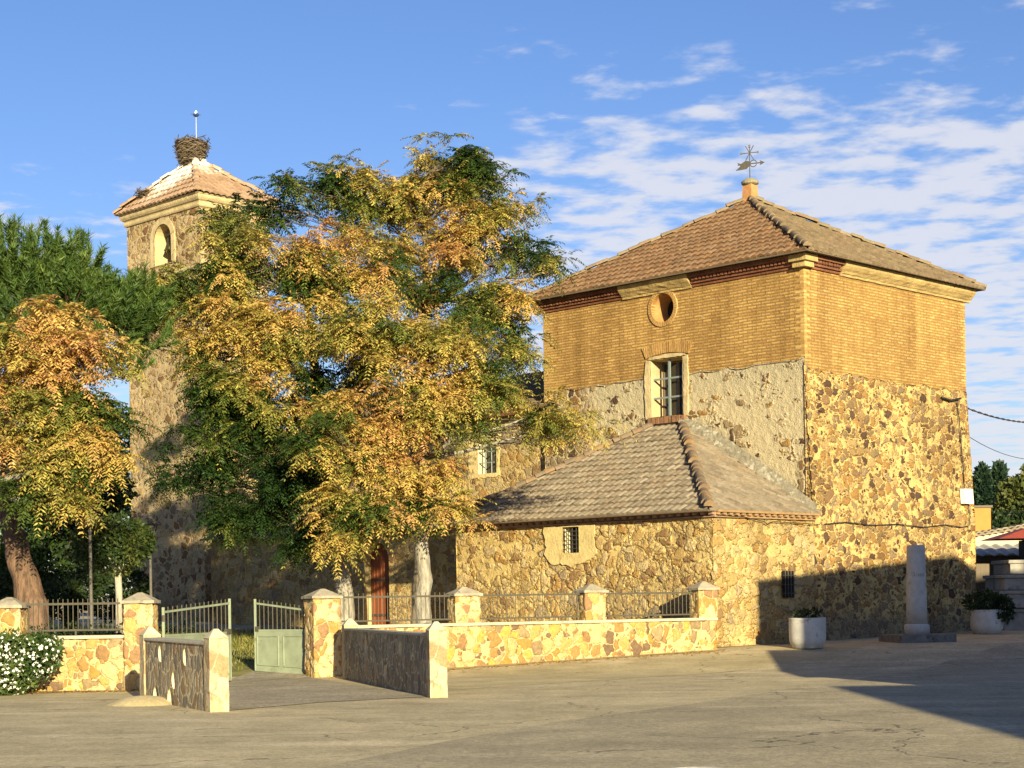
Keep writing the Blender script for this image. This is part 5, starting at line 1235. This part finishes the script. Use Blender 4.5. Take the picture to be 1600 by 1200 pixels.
def pine(label, trunk, rads, blobs, seed):
    r = np.random.default_rng(seed); b = trunk[0]; t_h = thing('pine_tree', label, 'tree', (b[0], b[1], g(b[0], b[1])))
    m_ = MB(); tr = [Vector(p) for p in trunk]; dense = []; rd = []
    for i in range(len(tr) - 1):
        for k in range(4): t = k / 4; dense.append(tr[i].lerp(tr[i + 1], t) + Vector(r.normal(0, .02, 3))); rd.append(rads[i] * (1 - t) + rads[i + 1] * t)
    dense.append(tr[-1]); rd.append(rads[-1]); m_.tube(dense, rd, 12)
    S_, A_x = [], []
    for px, py, rx, rz, Y, n in blobs:
        pts, c = blob_pts(px, py, rx, Y, int(n * 2.1), r, rz, shell=.35); cv = Vector(c); k = min(range(len(dense)), key=lambda i: (dense[i] - cv).length + max(0, dense[i].z - cv.z + .5) * 2); m_.tube([dense[k], dense[k].lerp(cv, .5) - Vector((0, 0, .2)), cv], [.08, .06, .025], 6)
        for p in pts[::2]: m_.tube([cv, cv.lerp(Vector(p), .6) - Vector((0, 0, .1)), p], [.02, .015, .008], 4, cap=False)
        d = (pts - c); d /= np.linalg.norm(d, axis=1, keepdims=True); d = d * .75 + np.array([0, -.05, 1.0]); d += r.normal(0, .18, d.shape); d /= np.linalg.norm(d, axis=1, keepdims=True); S_.append(pts); A_x.append(d)
    m_.build('trunk', M['bark_pine'], t_h, True)
    P = np.concatenate(S_); D = np.concatenate(A_x); K = 84; n = len(P); Ls = r.uniform(.38, .75, n)
    t = r.uniform(0, 1, (n, K)); base = P[:, None] + D[:, None] * (Ls[:, None] * t)[..., None]
    rv = r.normal(size=(n, K, 3)); rv -= (rv * D[:, None]).sum(-1, keepdims=True) * D[:, None]; rv /= np.linalg.norm(rv, axis=-1, keepdims=True)
    nd = D[:, None] * r.uniform(.5, 1.1, (n, K, 1)) + rv * .75; nd /= np.linalg.norm(nd, axis=-1, keepdims=True); NL = r.uniform(.13, .25, (n, K, 1))
    sd = np.cross(nd, rv + r.normal(0, .5, rv.shape)); sd /= np.linalg.norm(sd, axis=-1, keepdims=True)
    V = np.stack([base - sd * .015, base + sd * .015, base + nd * NL], 2)
    hue = np.clip(r.normal(.5, .2, n), 0, 1); c = pal(hue, [(0, (.028, .058, .012)), (.5, (.065, .115, .022)), (1, (.125, .18, .034))]); cols = np.repeat(c, K * 3, 0) * r.uniform(.7, 1.25, (n * K, 1)).repeat(3, 0)
    V = V.reshape(-1, 3); nmesh('crown', V, 3, np.arange(len(V)), M['needle'], t_h, cols)
pine('dense green pine with leaning reddish trunk rising at the left edge', [gz(52, 38.5), at(50, 945, 38.5), at(38, 900, 38.6), at(20, 835, 38.8), at(8, 770, 39), at(4, 680, 39.4), at(20, 580, 40), at(60, 500, 40.6), at(90, 420, 41)], [.42, .36, .29, .26, .24, .22, .18, .13, .06],
     [(15, 418, 55, 48, 41, 46), (75, 432, 46, 44, 41, 40), (125, 442, 34, 44, 41.2, 34), (40, 470, 60, 40, 40.6, 38), (110, 475, 55, 40, 40.6, 36), (165, 490, 46, 40, 41, 32), (205, 486, 42, 44, 41.4, 42), (228, 515, 32, 36, 41.2, 22), (185, 520, 46, 30, 41, 22), (-30, 460, 50, 76, 41, 40), (60, 530, 60, 30, 40.4, 24), (120, 530, 40, 26, 40.6, 16), (195, 580, 26, 24, 41, 6)], 71)

def bush(name, label, cat, blobs, seed, leaf, palette, n_scale=1., stems=None, mat='leaf', kind=None, stemmat='bark_dark', flowers=None, group=None, shell=.5, base=None, lw=.5):
    """leafy mass of many small leaves; blobs: (centre, rx, ry, rz, n)"""
    r = np.random.default_rng(seed); P = []; O = []
    for c, rx, ry, rz, n in blobs:
        n = int(n * n_scale); d = r.normal(size=(n, 3)); d /= np.linalg.norm(d, axis=1, keepdims=True); q = (r.uniform(shell ** 3, 1, n) ** (1 / 3))[:, None]
        lump = 1 + .22 * np.array([mnoise.noise(Vector(x) * 2.6 + Vector(c)) for x in d])[:, None]; P.append(np.array(c) + d * q * lump * np.array([rx, ry, rz])); O.append(d)
    P = np.concatenate(P); O = np.concatenate(O); n = len(P); b = base or (blobs[0][0][0], blobs[0][0][1], g(blobs[0][0][0], blobs[0][0][1])); t_h = thing(name, label, cat, b, group)
    if P[:, 2].min() < 0: P[:, 2] = np.where(P[:, 2] < .03, np.abs(P[:, 2]) * .3 + .03, P[:, 2])
    a = O * .5 + r.normal(0, .6, (n, 3)) + np.array([0, 0, .1]); a /= np.linalg.norm(a, axis=1, keepdims=True); s = np.cross(a, r.normal(size=(n, 3))); s /= np.linalg.norm(s, axis=1, keepdims=True)
    L = leaf * r.uniform(.6, 1.35, (n, 1)); V = np.stack([P - s * 0, P + a * L * .5 + s * L * lw * .5, P + a * L, P + a * L * .5 - s * L * lw * .5], 1).reshape(-1, 3)
    hue = np.clip(.5 + .5 * np.array([mnoise.noise(Vector(p) * 1.6) for p in P]) + r.normal(0, .16, n), 0, 1); cols = pal(hue, palette).repeat(4, 0)
    nmesh('foliage', V, 4, np.arange(len(V)), M[mat], t_h, cols)
    if stems:
        m_ = MB()
        for pts, rr in stems: m_.tube(pts, rr, 8)
        m_.build('trunk', M[stemmat], t_h, True)
    if flowers:
        nfl, fs = flowers; k = r.choice(np.where(O[:, 1] < .45)[0], nfl); Pf = P[k] + O[k] * .05; Vv = []
        for i in range(5):
            a1 = i * 1.2566; 
            e1 = np.cross(O[k], np.array([0, 0, 1.]) + r.normal(0, .3, (nfl, 3))); e1 /= np.linalg.norm(e1, axis=1, keepdims=True); e2 = np.cross(O[k], e1)
            def pt(rr, aa): return Pf + (e1 * math.cos(aa) + e2 * math.sin(aa)) * rr * fs
            Vv.append(np.stack([Pf, pt(.8, a1 - .5), pt(1.1, a1), pt(.8, a1 + .5)], 1))
        Vv = np.stack(Vv, 1).reshape(-1, 3); nmesh('flowers', Vv, 4, np.arange(len(Vv)), plain('petal', (.80, .78, .72), .6, .08), t_h)
    return t_h
DG = [(0, (.010, .022, .008)), (.5, (.022, .042, .012)), (1, (.05, .07, .016))]
MG = [(0, (.025, .05, .012)), (.5, (.05, .09, .02)), (1, (.11, .14, .03))]
def bl(px, py, rx, rz, Y, n, ry=None): c = at(px, py, Y); return (tuple(c), rx * Y / F, ry or rx * Y / F, rz * Y / F, n)
bush('flowering_bush', 'dense bush full of small white flowers in front of the left boundary wall', 'bush', [((-9.35, 31.2, .50), .70, .5, .52, 2600), ((-8.75, 31.3, .62), .50, .5, .42, 1700), ((-10.2, 31.2, .6), .8, .6, .7, 1500), ((-8.5, 31.3, .82), .34, .35, .26, 700), ((-9.0, 31.0, .85), .4, .4, .3, 800), ((-9.7, 31.1, .88), .4, .4, .28, 800), ((-9.1, 30.9, .3), .6, .4, .32, 900)], 5, .10, MG, flowers=(1300, .027), base=(-9.3, 31.2, 0))
hz = .95
bush('hedge', 'low clipped dark hedge behind the left railing', 'hedge', [((-10.4 + i * .55, 34.6, .75), .5, .45, .52, 900) for i in range(8)], 6, .07, DG, base=(-9, 34.6, 0))
ct = at(182, 846, 44)
bush('clipped_tree', 'small clipped dark green tree with pale trunk between the two lanterns', 'tree', [bl(150, 850, 36, 36, 44, 2200), bl(205, 848, 38, 34, 44, 2400), bl(180, 830, 50, 24, 44, 1500), bl(185, 878, 38, 20, 44, 700)], 7, .11, [(0, (.02, .04, .01)), (.5, (.04, .065, .014)), (1, (.13, .12, .02))], stems=[([gz(186, 44), at(186, 930, 44), at(184, 890, 44), at(182, 850, 44)], [.11, .09, .09, .05]), ([at(185, 895, 44), at(200, 865, 44)], [.06, .03]), ([at(185, 900, 44), at(165, 860, 44)], [.06, .03])], stemmat='bark_pale')
G2 = 'dark evergreens behind the garden'
def evergreen(label, px, Y, blobs, seed, palette=DG, name='evergreen_tree', leaf=.2, grp=G2):
    b = gz(px, Y); top = min(x[1] for x in blobs)
    bush(name, label, 'tree', [bl(*x[:4], Y, x[4]) for x in blobs], seed, leaf, palette, stems=[([b, at(px, 860, Y), at(px + 3, top + 30, Y)], [.28, .22, .08])], base=b, group=grp)
evergreen('dark evergreen behind the nearer garden lantern', 110, 56, [(110, 790, 70, 60, 2600), (160, 770, 50, 45, 1700), (90, 880, 70, 50, 2200), (160, 870, 48, 50, 1400), (60, 800, 60, 70, 2000)], 81)
evergreen('dark evergreen at the left edge behind the pine trunk', 10, 54, [(0, 820, 80, 80, 3000), (-20, 900, 80, 60, 2000), (40, 900, 70, 60, 2200), (30, 740, 60, 50, 1600)], 82, [(0, (.02, .045, .012)), (.5, (.045, .08, .018)), (1, (.09, .13, .025))])
evergreen('pale green tree far behind, its tip beside the bell tower edge', 180, 78, [(180, 690, 50, 50, 2600), (120, 700, 60, 40, 1800), (190, 760, 50, 50, 1500)], 83, [(0, (.04, .075, .02)), (.5, (.07, .12, .03)), (1, (.12, .17, .05))], 'broadleaf_tree', .24)
G3 = 'poplars behind the square'
for i, (px, py, rx, rz, lab) in enumerate(((1534, 790, 13, 62, 'dark poplar nearest the church corner, beyond the orange block'), (1561, 788, 14, 66, 'dark slender poplar rising highest beyond the pale wall'))):
    evergreen(lab, px, 130, [(px, py, rx, rz, 2600), (px + 2, py - 30, rx * .7, 34, 900), (px, py + 40, rx * 1.1, 40, 1500)], 90 + i, [(0, (.012, .03, .018)), (.5, (.022, .05, .025)), (1, (.04, .07, .03))], 'poplar', .42, G3)
evergreen('rounded olive green tree at the right edge above the red canopy', 1592, 100, [(1592, 795, 36, 50, 3600), (1610, 770, 30, 40, 1800), (1570, 830, 30, 26, 1500)], 95, [(0, (.03, .05, .012)), (.5, (.07, .085, .018)), (1, (.14, .14, .03))], 'broadleaf_tree', .32)
evergreen('broad dark tree low behind the orange block', 1556, 90, [(1556, 835, 34, 34, 2400), (1600, 835, 34, 36, 2000)], 96, DG, 'broadleaf_tree', .3)
gw = MB(); gw.box((-27.5, 62, .3), (22, .4, 2.2)); gwt = thing('garden_wall', 'pale rendered wall at the back of the garden, glimpsed between trunks at the left', 'wall', (-27.5, 62, .5)); gw.build('wall_face', M['plaster_tan'], gwt)
gw = MB(); gw.box((-27.5, 62, 2.502), (22.2, .6, .1)); gw.build('coping', M['concrete'], gwt)
bush('shrub', 'dark shrubs massed behind the small clipped tree', 'bush', [bl(100 + i * 34, 935 - (i % 2) * 14, 34, 34, 52 + (i % 3), 1500) for i in range(4)] + [bl(40, 940, 40, 30, 52, 1500), bl(0, 930, 40, 40, 52, 1500)], 85, .14, DG)
# plants in the planters
bush('shrub', 'bushy dark plant growing in the right planter', 'plant', [((pB.x - .05, pB.y, g(pB.x, pB.y) + .85), .55, .4, .3, 900), ((pB.x + .40, pB.y - .25, g(pB.x, pB.y) + .68), .26, .26, .36, 500)], 8, .12, DG, base=(pB.x, pB.y, g(pB.x, pB.y) + .6))
bush('shrub', 'thin low plant growing in the left planter', 'plant', [((pA.x, pA.y, g(pA.x, pA.y) + .80), .34, .34, .09, 170)], 9, .12, DG, base=(pA.x, pA.y, g(pA.x, pA.y) + .6))

# grass in the garden, dry leaves along the wall
def scatter(name, xs_, n, seed, fn, mat, cols_, kind='stuff'):
    r = np.random.default_rng(seed); V = []
    for _ in range(n):
        x, y = fn(r); V.append((x, y, g(x, y)))
    return np.array(V), r
Vp, r = scatter('grass', None, 16000, 12, lambda r: ((lambda t: (-11 + 8.0 * t + r.uniform(-.1, .1), 34.5 + r.uniform(0, 20)))(r.uniform(0, 1))), None, None)
keepm = np.array([not (-6.4 + (y - 33) * .10 < x < -3.2 + (y - 36) * .08) and x + y < 48.9 and (x < -6.8 or y > 37.4) for x, y, z in Vp]); Vp = Vp[keepm]
n = len(Vp); az = r.uniform(0, 6.283, n); h = r.uniform(.05, .13, n); V = np.stack([Vp + np.stack([np.cos(az), np.sin(az), 0 * az], -1) * .012, Vp - np.stack([np.cos(az), np.sin(az), 0 * az], -1) * .012, Vp + np.stack([r.normal(0, .03, n), r.normal(0, .03, n), h], -1)], 1).reshape(-1, 3)
hu = r.uniform(0, 1, n); tag(nmesh('grass', V, 3, np.arange(len(V)), M['leaf'], None, pal(hu, [(0, (.07, .10, .015)), (.6, (.17, .17, .03)), (1, (.34, .27, .08))]).repeat(3, 0)), 'short green and dry grass in the church garden', 'grass', None, 'stuff')
r = np.random.default_rng(14); Lp = []
for _ in range(1300):
    u = r.uniform(0, 1)
    if r.uniform() < .55: x = -11 + 4.3 * u; y = 31.95 - abs(r.normal(0, .25))
    else: p = P2 + (PE - P2) * u; x, y = p.x + abs(r.normal(0, .35)) * .45 + .1, p.y - .25 - abs(r.normal(0, .3))
    Lp.append((x, y, g(x, y) + .012))
Lp = np.array(Lp); n = len(Lp); az = r.uniform(0, 6.283, n); e1 = np.stack([np.cos(az), np.sin(az), r.normal(0, .2, n)], -1) * .05; e2 = np.stack([-np.sin(az), np.cos(az), r.normal(0, .2, n)], -1) * .022
V = np.stack([Lp - e1, Lp + e2, Lp + e1, Lp - e2], 1).reshape(-1, 3)
tag(nmesh('fallen_leaves', V, 4, np.arange(len(V)), M['leaf'], None, pal(r.uniform(0, 1, n), [(0, (.30, .18, .06)), (.5, (.46, .30, .08)), (1, (.40, .22, .08))]).repeat(4, 0)), 'dry yellow leaves fallen along the boundary walls', 'leaves', None, 'stuff')
r_ = random.Random(22)
def dirt(P_, wmin, wmax, side):
    A_l, B_l = [], []
    for a, b in zip(P_, P_[1:]):
        n_ = max(2, int(math.hypot(b[0] - a[0], b[1] - a[1]) / .16)); L_ = math.hypot(b[0] - a[0], b[1] - a[1]); nx_, ny_ = (b[1] - a[1]) / L_ * side, -(b[0] - a[0]) / L_ * side
        for k in range(n_):
            t = k / n_; x, y = a[0] + (b[0] - a[0]) * t, a[1] + (b[1] - a[1]) * t; w = wmin + (wmax - wmin) * (.5 + .5 * mnoise.noise(Vector((x * 1.1, y * 1.1, 2)))) * r_.uniform(.7, 1.2)
            A_l.append((x, y)); B_l.append((x + nx_ * w, y + ny_ * w))
    ruled('dirt_strip', A_l, B_l, (len(A_l) * 1, 2), M['dust'], .014)
dirt([(-14, 32.02), (-6.7, 32.0)], .12, .75, 1)
dirt([tuple(P2 + Vector((.3, -.1, 0)))[:2], tuple(PE + Vector((.1, -.15, 0)))[:2], tuple(Q + nB * .02 + Vector((0, -.02, 0)))[:2]], .08, .5, 1)
dirt([tuple(Q)[:2], (7.8, 44.1)], .05, .3, 1)
# manhole cover at the bottom edge
pm_ = gp(1088, 1206); m_ = MB(); m_.lathe((pm_.x, pm_.y, pm_.z + .006), [(.32, 0), (.32, .012), (.27, .012), (.26, .006), (.01, .006)], 28)
tag(m_.build('manhole_cover', plain('cast_iron', (.45, .42, .36), .5, .3, 12)), 'round metal manhole cover at the bottom edge of the square', 'manhole')

# ------------------------------------------------------------------ houses across the street (they shade the right side)
def house(label, x0, y0, wx, wy, ze, rise, ov=.3, rot=0., gable=False):
    """(x0, y0) is the near left corner; wx along the local x, wy along the local y"""
    c_, s_ = math.cos(rot), math.sin(rot); Pq = lambda x, y, z: (x0 + c_ * x - s_ * y, y0 + s_ * x + c_ * y, z)
    ctr = Pq(wx / 2, wy / 2, 0); t_h = thing('house', label, 'house', ctr, 'houses across the street')
    m_ = MB(); m_.box((ctr[0], ctr[1], -.1), (wx, wy, ze + .1), rot)
    if gable:
        for y in (0, wy): m_.face([Pq(0, y, ze), Pq(wx, y, ze), Pq(wx / 2, y, ze + rise)])
    m_.build('wall', M['plaster_pale'], t_h)
    m_ = MB(); a = [Pq(-ov, -ov, ze + .002), Pq(wx + ov, -ov, ze + .002), Pq(wx + ov, wy + ov, ze + .002), Pq(-ov, wy + ov, ze + .002)]; w = 0 if gable else min(wx, wy) / 2
    r0, r1 = Pq(wx / 2, w - (ov if gable else 0), ze + rise), Pq(wx / 2, wy - w + (ov if gable else 0), ze + rise)
    for f_ in ((a[0], a[1], r0), (a[1], a[2], r1, r0), (a[2], a[3], r1), (a[3], a[0], r0, r1)):
        if not (gable and len(f_) == 3): m_.face(f_)
    if not gable: m_.face(a[::-1])
    m_.build('roof', M['tile_grey'], t_h)
    for k in range(3):
        w_ = MB(); q = Pq(-.01, wy * (k + .5) / 3, 1.2); w_.box(q, (.06, .9, 1.3), rot); w_.build('window', M['boards'], t_h)
tanE = math.tan(R(SUN_EL)); hx, hy = sx, sy
def caster(pt, D): return pt.x + hx * D, pt.y + hy * D, pt.z + D * tanE
cpt = qpt(1184, 905, Q, db, nB, 0.); x, y, z = caster(cpt, 18.); rz_ = R(SUN_AZ); dpt = 9.
house('two storey house across the street whose shadow falls on the stone wall', x + .3 * math.cos(rz_) + hx * dpt, y + .3 * math.sin(rz_) + hy * dpt, 15.5, dpt - .3, z - .02, 1.75, .30, rz_, True)
x, y, z = caster(Vector((14.4, 51.5, 2.75)), 36.)
house('tall house farther down the street whose shadow falls on the fountain', x + hx * dpt, y + hy * dpt, 15., dpt, z, .8, .30, rz_, True)
H3 = 3.6; o_ = Vector((hx, hy)) * (H3 / tanE)  # low wing added out of view to shape the shadow on the square
pA_, pB_ = gp(1192, 1012), gp(1385, 1057)
house('unseen low wing added to the street house to shade the square beside the wall', max(pA_.x, 6.2) + o_.x - .35, pB_.y + o_.y + .3, 8.5, gp(1192, 1012).y + o_.y - pB_.y - o_.y - .1, H3, .5, .3)
H2 = 5.0; o_ = Vector((hx, hy)) * (H2 / tanE); pC = gp(1345, 1084)
house('near house at the corner of the square shading the asphalt', 5.45 + o_.x + .3, -16, 9, gp(1330, 1072).y + o_.y - .3 + 16, H2, .9, .3)

for o in bpy.data.objects:
    if '_b' in o: del o['_b']
